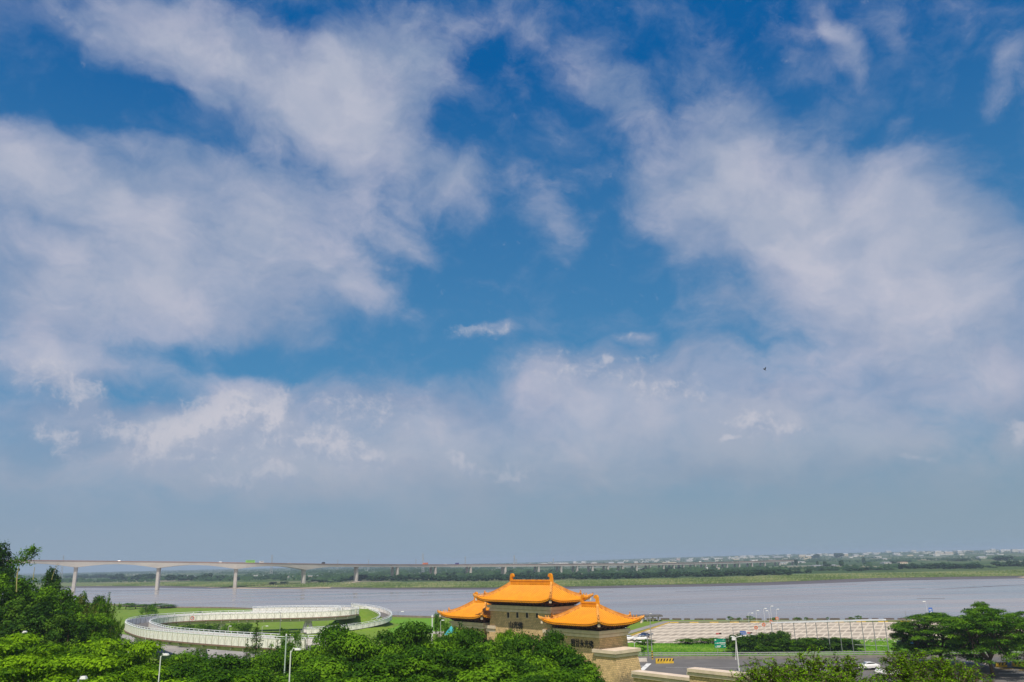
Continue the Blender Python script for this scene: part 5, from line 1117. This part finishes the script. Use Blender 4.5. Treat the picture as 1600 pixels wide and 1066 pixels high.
mb = MB(); mb.plate([(0, .35), (.5, .35), (.5, .7), (1, 0), (.5, -.7), (.5, -.35), (0, -.35)], (w*.20, -.165, z0+(z1-z0)*.52), (.55, 0, 0), (0, 0, .24), .04); mb.plate([(0, .5), (.4, .1), (.9, .5), (.9, -.1), (.4, -.3), (0, -.1)], (w*.02, -.165, z0+(z1-z0)*.86), (.001, 0, 0), (0, 0, .001), .01); mb.build('arrow', SIGNW, q)
# blue sign by the river on the right
c = aty(1453.6, 953.5, 284); o = empty('river_sign', (c.x, c.y, ZL), 0, 'small blue sign on a thin post against the river', 'road sign'); z = c.z-ZL; mb = MB(); mb.tube([(0, 0, 0), (0, 0, z+3)], .05, 6); mb.build('post', STEEL, o); board(o, -.62, .62, z-.85, z+.85, BLUE, [(.2, .62, .6, .1), (.2, .62, .14, -.3), (.2, .32, .6, .1), (.66, .08, .14, .3), (.2, .08, .5, .1)], -.1)
for px, py, dx, lb in ((1446, 940.3, -.5, 'above the blue river sign'), (1461, 958.4, .5, 'right of the blue river sign')):
    b_, t_ = fgpole(px, py, 284); lamp('thin lamp '+lb, b_, t_, (dx, 0), .035, PALE, head=(1.1, .4, .22))
b_, t_ = fgpole(1414, 954.5, 284); o = empty('dark_pole', b_, 0, 'plain dark pole on the river wall above the dirt yard', 'pole'); mb = MB(); mb.tube([(0, 0, 0), t_-b_], [.11, .07], 6); mb.build('pole', GREYP, o); mb = MB(); mb.tube([(0, 0, 0), (0, 0, .5)], .2, 6); mb.build('footing', LOWC, o)
# white topped frame of posts
FD0, FD1 = 214., 196.
o = empty('banner_frame', (0, 0, ZL), 0, 'long steel frame with a white banner edge along its top', 'banner frame')
tops = [(1204.8, 972.3), (1221.5, 971.9), (1239.5, 971.5), (1258.2, 971), (1274, 970.7), (1292, 970.2), (1310, 969.8), (1327.5, 969.3), (1345.5, 968.7), (1363, 968.2), (1381.5, 967.8)]
topP = []
mbs = []
for i, (px, py) in enumerate(tops):
    D = 214-1.5*i; P_ = aty(px, py, D); P_.z -= ZL; topP.append(P_); m = MB(); m.tube([(P_.x, P_.y, 0), P_], .085, 6); q = m.build('post', GREYP, o)
for i in (8, 9, 10):
    P_ = topP[i]; m = MB(); m.tube([(P_.x+.28, P_.y+.5, 0), (P_.x+.28, P_.y+.5, P_.z*.5)], .06, 6); m.build('strut', STEEL, o)
m = MB(); m.sweep([p_-Vector((0, 0, .1)) for p_ in topP]+[topP[-1]+Vector((.3, 0, -.1))], [(-.25, -.14), (.25, -.14), (.25, .18), (-.25, .18)]); m.build('banner_edge', pm('white_canvas', (.78, .79, .84), (.70, .71, .78), 1.2, .8), o)
for zz in (3.1, 1.9):
    m = MB(); m.tube([(topP[7].x+.5, topP[7].y, zz), (topP[10].x+.2, topP[10].y, zz)], .05, 5); m.build('cross_rail', STEEL, o)
# guard rail
GL = [(-10, 205.2), (18, 202.4), (28.5, 201.5), (57.3, 196.9), (85, 193.6), (112, 190.9), (150, 187.4), (300, 178.2)]
gp = crs([(x, y, ZL) for x, y in GL], 2.0); o = empty('guard_rail', gp[0], 0, 'double steel guard rail on a low grey wall along the far side of the road', 'guard rail'); gl_ = local(gp, o)
m = MB(); m.sweep(gl_, [(-.2, -.05), (.2, -.05), (.16, .62), (-.16, .62)]); m.build('wall', LOWC, o)
m = MB()
for zz in (.92, 1.32): m.sweep(gl_, [(-.05, zz-.09), (.05, zz-.09), (.05, zz+.09), (-.05, zz+.09)])
m.build('rail', STEEL, o); k = 0
for i in range(0, len(gl_), 2):
    if k < 90: m = MB(); m.box((gl_[i].x, gl_[i].y+.12, gl_[i].z+.95), (.1, .1, .95)); m.build('post', STEEL, o); k += 1
# hazard striped barriers
def barrier(px0, px1, py, D, label, h=1.05):
    a_, b_ = aty(px0, py, D), aty(px1, py, D); w = b_.x-a_.x; o = empty('striped_barrier', (a_.x, D, ZL), 0, label, 'traffic barrier', 'yellow and black barriers'); m = MB(); block(m, 0, w, -.25, .25, 0, h, .04); m.build('block', YEL, o); m = MB(); ns = int(w/.62)
    for i in range(ns):
        x = .12+i*w/ns; m.add([(x, -.27-.01, .04), (x+.3, -.28, .04), (x+.3+.42, -.262, h-.03), (x+.42, -.262, h-.03)], [(0, 1, 2, 3)])
    m.add([(v[0], v[1]-.0, v[2]) for v in []], []); m.build('stripes', BLK, o); return o
barrier(1024.5, 1052, 1033, 192.3, 'yellow barrier with black diagonal stripes at the road edge right of the lamp poles')
barrier(1556, 1572, 1040, 174.5, 'striped barrier seen right of the forked trunk, left one', .9); barrier(1582, 1600, 1039.5, 175, 'striped barrier at the right picture edge', .9)
a_ = aty(996.5, 1033, 195.5); b_ = aty(1010.3, 1033, 195.5); o = empty('concrete_block', ((a_.x+b_.x)/2, 195.5, ZL), 0, 'plain white concrete block left of the striped barrier', 'concrete barrier'); m = MB(); block(m, -(b_.x-a_.x)/2, (b_.x-a_.x)/2, -.3, .3, 0, .85, .05); m.build('block', pm('white_concrete', (.66, .60, .55), (.56, .51, .47), 1, .8), o); m = MB(); block(m, -(b_.x-a_.x)/2+.05, (b_.x-a_.x)/2-.05, -.36, .36, 0, .12); m.build('foot', LOWC, o)
# river wall: dark concrete lengths with gaps
rw = empty('river_wall', (16, 341, ZL), 0, 'broken line of dark concrete wall segments along the near river edge', 'river wall'); pts = [Vector((x, y, 0)) for x, y in ((2, 346.5), (13, 340.3), (70, 317.2), (154, 293.3), (260, 262))]; acc = 0.; k = 0
for a_, b_ in zip(pts[:-1], pts[1:]):
    d = (b_-a_); L_ = d.length; d.normalize(); q = 0
    while q < L_ and k < 96:
        ln_ = 3.4 if (k*7) % 5 else 2.2; c = a_+d*(q+ln_/2)-Vector((16, 341, 0)); m = MB(); m.box((c.x, c.y, .2), (ln_, .6, .7), math.atan2(d.y, d.x), 0, .04); m.build('wall_segment', pm('dark_concrete', (.15, .115, .105), (.11, .09, .085), .8, .9, 0, 6), rw); q += ln_+(1.1 if k % 3 else 1.7); k += 1
lw = empty('embankment_kerb', (-170, 480, ZL), 0, 'low brown stone edge of the embankment left of the gate', 'low wall'); lp = crs([(-291, 581, 0), (-230, 516, 0), (-158, 475, 0), (-57, 376, 0), (2, 345, 0)], 6); m = MB(); m.sweep([Vector((p_.x+170, p_.y-480, 0)) for p_ in lp], [(-.4, -.1), (.4, -.1), (.4, .75), (-.4, .75)]); m.build('kerb', pm('brown_stone', (.28, .22, .19), (.2, .16, .14), .5, .9), lw)
# riverside shelter behind the end pavilion
c0, c1 = aty(966, 972, 318), aty(1034, 972, 318); o = empty('riverside_shelter', (c0.x, 318, ZL), 0, 'long low shelter with a dark flat roof behind the end pavilion', 'shelter'); w = c1.x-c0.x; zt = aty(1000, 970.5, 318).z-ZL
m = MB(); block(m, -1, w, -3, 3, max(1.6, zt-.6), max(2.2, zt)); m.build('roof', pm('dark_roofing', (.16, .15, .15), (.12, .115, .11), 1, .8), o)
for i in range(8): m = MB(); m.box((w*(i+.2)/8, -2.4, max(1.6, zt-.6)/2), (.5, .5, max(1.6, zt-.6))); m.build('post', LOWC, o)
m = MB(); block(m, 0, w*.55, -2.9, -2.5, 0, 1.); m.build('parapet', pm('grey_blue_paint', (.32, .36, .42), (.28, .31, .36), 1, .7), o)
c0 = aty(705, 983, 160); o = empty('tent', (c0.x, 160, ZL), .3, 'turquoise tent roof peeking through the trees by the left pavilion', 'tent'); z = c0.z-ZL
m = MB(); m.add([(-1.1, -1.1, z-1.0), (1.1, -1.1, z-1.0), (1.1, 1.1, z-1.0), (-1.1, 1.1, z-1.0), (0, 0, z+.6)], [(0, 1, 4), (1, 2, 4), (2, 3, 4), (3, 0, 4), (3, 2, 1, 0)]); m.build('canopy', pm('turquoise_canvas', (.05, .42, .48), (.04, .34, .40), 1, .7), o)
for sx_, sy_ in ((-1, -1), (1, -1), (1, 1), (-1, 1)): m = MB(); m.tube([(sx_*1., sy_*1., 0), (sx_*1., sy_*1., z-1.)], .05, 6); m.build('leg', PALE, o)
# ================================================================= vehicles
GLASS = pm('car_glass', (.03, .04, .05), (.02, .03, .035), 2, .12, spec=.8); TYRE = pm('tyre', (.02, .02, .02), (.03, .03, .03), 4, .8); RIM = pm('wheel_rim', (.45, .46, .48), (.4, .4, .42), 4, .35, metal=.6); LGT = pm('headlight_glass', (.75, .76, .75), (.7, .7, .7), 4, .15); TAIL = pm('tail_lamp', (.45, .02, .02), (.4, .02, .02), 4, .3)
def car(label, loc, rz, paint, L_=4.5, W_=1.78, H_=1.45, group=None, scale=1.):
    o = empty('car', loc, rz, label, 'car', group); w = W_/2
    side = [(-.5, .30), (-.5, .58), (-.475, .70), (-.30, .76), (-.175, .80), (-.02, 1.0), (.20, 1.0), (.35, .80), (.455, .74), (.5, .62), (.5, .30)]
    prof = [(x*L_, z*H_ if z > .75 else z*H_) for x, z in side]; n_ = len(prof); vs = []
    for s, q in ((-1, 1), (-1, 1), (1, 1)): pass
    rows_ = []
    for yy, kk in ((-w, .0), (-w*.93, 1.), (w*.93, 1.), (w, .0)):
        rows_.append([(x*(1 if kk else .985), yy if z < .78*H_ else yy*(.80), z if kk else max(.3*H_, z*.985)) for x, z in prof])
    m = MB(); allv = [v for r in rows_ for v in r]; fs = [tuple(range(n_)), tuple(range(3*n_, 4*n_))[::-1]]
    for r in range(3):
        for i in range(n_): j = (i+1) % n_; fs.append((r*n_+i, (r+1)*n_+i, (r+1)*n_+j, r*n_+j))
    m.add(allv, fs); m.build('body', paint, o)
    g = MB(); zt, zb = .965*H_, .80*H_
    for s in (-1, 1):
        y0_, y1_ = s*(w*.80+.015), s*(w*.80+.02); g.add([(-.135*L_, y1_, zb), (.31*L_, y1_, zb), (.19*L_, y0_, zt), (-.03*L_, y0_, zt)], [(0, 1, 2, 3) if s < 0 else (3, 2, 1, 0)])
    for xa, za, xb, zb_ in ((-.185*L_, .80*H_, -.03*L_, .975*H_), (.36*L_, .80*H_, .205*L_, .975*H_)): g.add([(xa, -w*.7, za+.02), (xa, w*.7, za+.02), (xb, w*.7, zb_+.01), (xb, -w*.7, zb_+.01)], [(0, 1, 2, 3)])
    g.build('windows', GLASS, o)
    for sx_ in (-.31, .31):
        for s in (-1, 1):
            m = MB(); disc(m, (sx_*L_, s*(w-.2), .32), .33, (0, s, 0), .22, 0, 16); t_ = m.build('wheel', TYRE, o); m = MB(); disc(m, (sx_*L_, s*(w+.025), .32), .2, (0, s, 0), .01, 0, 12); m.build('rim', RIM, t_)
    for s in (-1, 1):
        m = MB(); m.box((-.497*L_, s*w*.68, .60*H_), (.08, .34, .15)); m.build('headlight', LGT, o); m = MB(); m.box((.497*L_, s*w*.70, .62*H_), (.08, .3, .16)); m.build('tail_light', TAIL, o)
    return o
WCAR = pm('white_car_paint', (.78, .78, .78), (.74, .74, .75), 1, .25, spec=.6)
c = onz(1356, 1046.5, ZL); car('white car driving on the road behind the leafy twigs', (c.x, c.y, ZL+.03), .05, WCAR)
c = onz(1388, 1056, ZL); car('second white car nearer to the camera, mostly hidden by twigs', (c.x, c.y, ZL+.03), -.5, WCAR)
for px, py, rz, lb, mt, gr in ((974, 988.5, .4, 'white car parked behind the end pavilion, farthest back', WCAR, 1), (981, 1001.5, .2, 'white car at the left corner of the parking ground', WCAR, 1), (1001, 1002, .1, 'white car at the front edge of the parking ground', WCAR, 1), (1006.5, 997, .9, 'small dark blue car in the parking ground', pm('dark_blue_paint', (.03, .05, .12), (.025, .04, .1), 1, .3), 1), (1165, 996.5, .1, 'white car parked under the blue sign', WCAR, 1)):
    c = onz(px, py, ZL); car(lb, (c.x, c.y, ZL+.05), rz, mt, 4.2, group='cars in the parking ground')
c = onz(1414, 1011, ZL); BT = pm('bright_blue_paint', (.05, .25, .62), (.04, .2, .55), 1, .35)
o = empty('small_truck', (c.x, c.y, ZL), .1, 'small blue truck half hidden by the right trees', 'truck'); m = MB(); m.box((-1.1, 0, .95), (1.2, 1.5, 1.1), 0, 0, .08); m.build('cab', pm('dark_cab', (.05, .06, .09), (.04, .05, .07), 1, .4), o); m = MB(); m.box((.75, 0, .95), (2.4, 1.6, .8)); m.build('cargo_bed', BT, o)
for sx_ in (-1.1, 1.1):
    for s in (-1, 1): m = MB(); disc(m, (sx_, s*.62, .32), .32, (0, s, 0), .18, 0, 14); m.build('wheel', TYRE, o)
# vehicles on the bridge
def onbridge(px):
    best = None
    for i in range(len(cen)-1):
        for q in (0, .25, .5, .75):
            c = cen[i].lerp(cen[i+1], q); v = c-Vector((0, 0, CZ)); X = v.dot(RT)/v.dot(F)*FPX+800
            if best is None or abs(X-px) < best[0]: best = (abs(X-px), c, (cen[i+1]-cen[i]).normalized())
    c, d = best[1], best[2]; return c-Vector((d.y, -d.x, 0))*2.6, math.atan2(d.y, d.x)
def bigveh(name, cat, px, L_, H_, mat, label, cabm=None, glass=True, W_=2.5):
    c, rz = onbridge(px); o = empty(name, c, rz, label, cat); m = MB(); m.box((0.3 if cabm else 0, 0, .6+H_/2), (L_*(.76 if cabm else 1), W_, H_)); m.build('cargo_box' if cabm else 'body', mat, o)
    if cabm: m = MB(); m.box((-L_*.43, 0, .5+H_*.38), (L_*.14, W_*.95, H_*.75)); m.build('cab', cabm, o)
    if glass: m = MB(); m.box((0, 0, .6+H_*.66), (L_*.9, W_+.06, H_*.22)); m.build('windows', GLASS, o)
    for sx_ in (-.33, .33):
        for s in (-1, 1): m = MB(); disc(m, (sx_*L_, s*(W_/2-.25), .5), .5, (0, s, 0), .25, 0, 12); m.build('wheel', TYRE, o)
LIME = pm('lime_paint', (.32, .72, .12), (.28, .65, .1), 1, .4); ORG = pm('orange_truck_paint', (.70, .20, .09), (.6, .17, .08), 1, .5); DKV = pm('dark_vehicle_paint', (.05, .05, .07), (.04, .04, .05), 1, .5); PUR = pm('blue_violet_paint', (.10, .09, .28), (.08, .07, .22), 1, .5)
bigveh('coach', 'bus', 392, 12, 3.4, LIME, 'lime green coach crossing the bridge near the fourth pier')
bigveh('van', 'van', 410, 5.2, 2.4, WCAR, 'white van behind the lime green coach')
bigveh('truck', 'truck', 506, 4.6, 2.6, DKV, 'small dark truck on the bridge left of the fifth pier', DKV, False)
bigveh('truck', 'truck', 666, 11, 2.7, ORG, 'orange truck on the bridge beside the tallest mast', ORG, False)
bigveh('truck', 'truck', 715, 7.5, 2.7, PUR, 'dark violet truck on the bridge right of the orange one', PUR, False)
for px, lb in ((343.5, 'white car on the bridge just left of the third visible pier'), (455, 'white car on the bridge right of the white van'), (698, 'white car on the bridge between the orange and the violet truck'), (184, 'pale car on the bridge right of the second pier')):
    c, rz = onbridge(px); car(lb, c, rz, WCAR, group='cars on the bridge')
# ================================================================= pylons, houses, bird
def pylon(px, yt, D, label, w=5.5):
    t_ = aty(px, yt, D); h = t_.z-3; o = empty('transmission_tower', (t_.x, D, 3), .4, label, 'pylon'); m = MB(); K = 9; r_ = .32
    def half(z): q = z/h; return w*(1-q)**1.3*.5+.55
    for sx_ in (-1, 1):
        for sy_ in (-1, 1): m.tube([(sx_*half(h*k/K), sy_*half(h*k/K), h*k/K) for k in range(K+1)], r_, 4)
    for k in range(K):
        z0_, z1_ = h*k/K, h*(k+1)/K; a_, b_ = half(z0_), half(z1_)
        for s in (-1, 1):
            m.tube([(-a_, s*a_, z0_), (b_, s*b_, z1_)], r_*.6, 3); m.tube([(a_, s*a_, z0_), (-b_, s*b_, z1_)], r_*.6, 3); m.tube([(s*a_, -a_, z0_), (s*b_, b_, z1_)], r_*.6, 3)
    m.build('lattice', STEEL, o); m = MB()
    for q, ww in ((.97, 2.6), (.88, 3.6), (.79, 3.0)): m.tube([(-ww, 0, h*q), (0, 0, h*q+.5), (ww, 0, h*q)], .22, 4)
    m.build('cross_arm', STEEL, o)
for px, yt, D, lb in ((100, 867.5, 2150, 'lattice pylon behind the left bridge span'), (425.5, 867, 2050, 'lattice pylon standing above the bridge left of the centre span'), (661, 864.5, 2150, 'tallest lattice mast beside the orange truck'), (803.5, 867.5, 2250, 'lattice pylon above the left roof finial'), (806.5, 873, 3300, 'smaller pylon close beside the one above the roof finial'), (727, 869.5, 2900, 'faint pylon right of the violet truck'), (576, 874, 3000, 'faint pylon right of the fifth bridge pier'), (528, 874.5, 3400, 'very faint pylon left of the fifth pier'), (650, 873, 3400, 'very faint pylon left of the tallest mast'), (864.5, 872.5, 3000, 'thin pylon just above the right roof finial')):
    pylon(px, yt, D, lb)
HW = pm('white_wall', (.72, .70, .66), (.60, .58, .55), .05, .8); HC = pm('cream_wall', (.66, .56, .42), (.58, .50, .38), .05, .8); HR = pm('grey_roof', (.42, .43, .45), (.34, .35, .37), .05, .7); HRR = pm('brown_roof', (.34, .20, .15), (.28, .17, .13), .05, .7)
def house(px, py, wpx, hpx, label, D=None, wall=HW, roof=HR, gable=True, kind='house'):
    b_ = onfar(px, py); sc = b_.y/1300; W_ = wpx*sc; H_ = max(2.6, hpx*sc*1.0); dp = min(W_, 18)
    o = empty(kind, b_, random.uniform(-.15, .15), label, 'house' if kind == 'house' else 'shed', 'far buildings of the plain'); m = MB(); m.box((0, 0, H_*.36), (W_, dp, H_*.72)); m.build('wall', wall, o)
    m = MB(); e = H_*.72; z2 = H_
    if gable: m.add([(-W_*.52, -dp*.53, e), (W_*.52, -dp*.53, e), (W_*.52, dp*.53, e), (-W_*.52, dp*.53, e), (-W_*.5, 0, z2), (W_*.5, 0, z2)], [(0, 1, 5, 4), (3, 4, 5, 2), (0, 4, 3), (1, 2, 5), (3, 2, 1, 0)])
    else: m.box((0, 0, (e+z2)/2+.05), (W_*.9, dp*.9, z2-e))
    m.build('roof', roof, o)
    m = MB(); nw = max(2, int(W_/5))
    for i in range(nw): m.box((-W_/2+W_*(i+.5)/nw, -dp/2-.05, H_*.38), (W_/nw*.45, .2, H_*.22))
    m.build('windows', GLASS, o)
hs = [(1254, 871.5, 12, 5, 'cream block of the town left of the dark tree', HC), (1266, 872.4, 14, 5, 'wide cream block of the town next to the dark tree', HC), (1321, 869, 7, 4.5, 'cream tower house of the town', HC), (1371, 872.2, 10, 3, 'white flat house on the right plain', HW), (1382, 875, 6, 3, 'small white house below the flat one', HW), (1384, 880.8, 12, 2.6, 'white shed in the grey fields', HW), (1242, 880, 30, 2.4, 'long pale greenhouse row in the fields', HW), (1222, 882, 10, 3, 'white shed left of the greenhouse row', HW), (1287, 885, 36, 2.2, 'low pale shed beyond the hedge row', HR), (1410, 881, 12, 3, 'pale shed with brown roof left of the long grove', HC),
 (1465, 865, 10, 4.5, 'white factory block on the right plain', HW), (1482, 865.5, 12, 3.6, 'cream factory hall beside the white block', HC), (1470, 867.6, 36, 2.4, 'long flat factory hall', HW), (1499, 864.5, 7, 4.5, 'white house with dark roof right of the factory', HW), (1533, 872.5, 11, 3.2, 'white hall in the right fields', HW), (1545, 857.8, 16, 3.4, 'long white block on the skyline near the right edge', HW), (1551, 861.5, 6, 4, 'small white house below the skyline block', HW), (1566, 858, 8, 4, 'white house on the skyline right of the long block', HW), (1584, 856.5, 9, 4.5, 'tall white house on the skyline', HW), (1594, 858.5, 10, 4, 'white house at the right edge of the skyline', HW), (1578, 861, 18, 2.6, 'long low white row under the skyline', HW), (1598, 864, 10, 2.4, 'grey shed at the right picture edge', HR),
 (1400, 863, 10, 3, 'white hall of the distant town, left of the factory', HW), (1388, 863.6, 8, 3, 'pale house of the distant town', HW), (1427, 863, 8, 3.4, 'white house of the distant town right of the hall', HW), (1368, 866.5, 8, 3, 'pale roof of the town above the cream tower', HW), (1232, 869.5, 6, 3.4, 'white gable of the town, left part', HW), (1216, 871.6, 16, 2.6, 'long pale roof at the left end of the town', HR), (1195, 872, 12, 2.6, 'pale shed beyond the bridge end', HW), (1280, 868.5, 7, 3.5, 'white house of the town right of the dark tree', HW), (1300, 868.5, 10, 2.8, 'pale house of the town centre', HW), (1337, 869.5, 8, 3, 'white roof right of the cream tower', HW), (1352, 867, 9, 2.8, 'white hall of the town, right part', HW), (1146, 873.6, 20, 2.6, 'long white roof over the bridge end', HW), (1160, 871.5, 9, 3, 'white house over the bridge end', HW), (1175, 872, 7, 2.8, 'small white house over the bridge end', HW), (1122, 874, 14, 2.4, 'pale hall over the right part of the bridge', HW), (1102, 875, 9, 2.4, 'pale house over the right part of the bridge', HW),
 (1059.5, 877.4, 5.5, 4.2, 'white house with brown roof just above the bridge', HW), (1026, 878.2, 8, 3, 'white house behind the bridge left of the brown roofed one', HW), (1043, 878, 6, 2, 'small pale house behind the bridge', HW), (1077, 877, 10, 2.4, 'white hall behind the right part of the bridge', HW), (994, 880, 6, 3, 'pale block peeping over the bridge deck', HW), (970, 881.4, 10, 3.4, 'pale hall peeping over the bridge deck, middle one', HW), (955, 881.8, 8, 3.4, 'pale house peeping over the bridge deck', HW), (928, 882, 9, 3.6, 'white hall above the deck right of the gate roof', HW), (911, 882, 6, 4.6, 'white tower block above the deck', HW), (898, 882, 5, 4.6, 'white block above the deck next to the finial', HW), (880, 882.5, 16, 3.6, 'long pink white roof above the deck', HW), (868, 882.5, 7, 3, 'pale house above the deck at the finial', HW), (1010, 879.6, 6, 2.4, 'small pale house above the deck', HW),
 (400, 901.5, 9, 2.6, 'long white roof beyond the fourth pier', HW), (421, 901.2, 22, 2.4, 'very long white roof between the fourth and fifth piers', HW), (470, 901.5, 52, 1.9, 'endless pale greenhouse in the far field', HC), (505, 901, 6, 3, 'white shed at the end of the long greenhouse', HW), (342, 903.6, 9, 2.6, 'white shed left of the third large pier', HW), (297, 900.6, 12, 1.8, 'pale roof in the wood left of the third pier', HR), (586, 897, 4, 2, 'small pale house left of the sixth pier', HW), (602, 896.6, 8, 2, 'pale sheds left of the sixth pier', HR), (645, 896.5, 9, 1.8, 'pale roof between the sixth and seventh piers', HR), (762, 895, 34, 2.4, 'long grey roof right of the seventh pier', HR), (780, 889.5, 10, 2.4, 'white roof seen under the bridge left of the gate', HW), (818, 893, 14, 2.4, 'white shed seen under the bridge above the gate roof', HW), (824, 903, 8, 2, 'small pale shed on the bank above the gate roof', HW), (1105, 890.5, 2.5, 4, 'small white tower house in the large grove', HW), (1123, 890, 3, 3, 'yellowish hut in the large grove', HC), (905, 898.5, 9, 1.6, 'pale shed by the bridge piers right of the gate roof', HW), (960, 894.5, 10, 2.2, 'pale shed between the far bridge piers', HW), (1000, 890, 9, 2, 'pale hut under the far bridge', HR)]
for i, r in enumerate(hs):
    D_ = None
    hor = 876-(r[0]-800)*.022
    if r[1]-hor < 8: D_ = 25*1340/max(7.5, r[1]-hor)
    if D_: D_ = min(D_, 4200)
    house(r[0], r[1], r[2], r[3], r[4], D_, r[5], HRR if i in (9, 38) else HR, i % 3 != 0, 'house')
tm = MB()
for i in range(190):
    D = random.uniform(3300, 7000); X = random.uniform(-.02, .66)*D; tm.box((X, D, farz(X, D)+2), (random.uniform(8, 36), 12, random.uniform(3.5, 6.5)), random.uniform(-.4, .4), random.choice((0, 0, 0, 1, 2)))
tm = tm.build('distant_town', [HW, HC, HR]); tag(tm, 'pale specks of the distant town along the horizon', 'town', None, 'stuff')
bd = aty(1194.5, 577.5, 75); o = empty('bird', bd, 0, 'tiny dark bird flying in front of the right cloud', 'bird'); o.rotation_euler = (0, .45, .2); m = MB(); m.tube([(-.17, 0, 0), (-.1, 0, .01), (0, 0, .012), (.1, 0, 0), (.19, 0, -.01)], [.015, .04, .055, .035, .01], 8)
m.build('body', DKV, o, smooth=True)
for s in (-1, 1): m = MB(); m.plate([(-.06, 0), (.06, 0), (.02, .2), (-.07, .34), (-.08, .2)], (0, 0, .02), (1, 0, 0), (0, s*.85, .5), .008); m.build('wing', DKV, o)
# ================================================================= air
hzb = bpy.data.meshes.new('haze'); m = MB(); m.box((0, 4900, 29.), (16000, 10400, 64)); o = m.build('haze', [], None); o.data.materials.clear()
hm = bpy.data.materials.new('haze'); hm.use_nodes = True; t = hm.node_tree; t.nodes.clear(); pv = t.nodes.new('ShaderNodeVolumePrincipled'); ou = t.nodes.new('ShaderNodeOutputMaterial'); t.links.new(pv.outputs[0], ou.inputs['Volume'])
pv.inputs['Color'].default_value = (.66, .82, 1, 1); pv.inputs['Density'].default_value = .00014; pv.inputs['Anisotropy'].default_value = .1
o.data.materials.append(hm); tag(o, kind='stuff')
S.cycles.volume_step_rate = 8; S.cycles.volume_bounces = 0; S.cycles.max_bounces = 8; S.cycles.transparent_max_bounces = 8
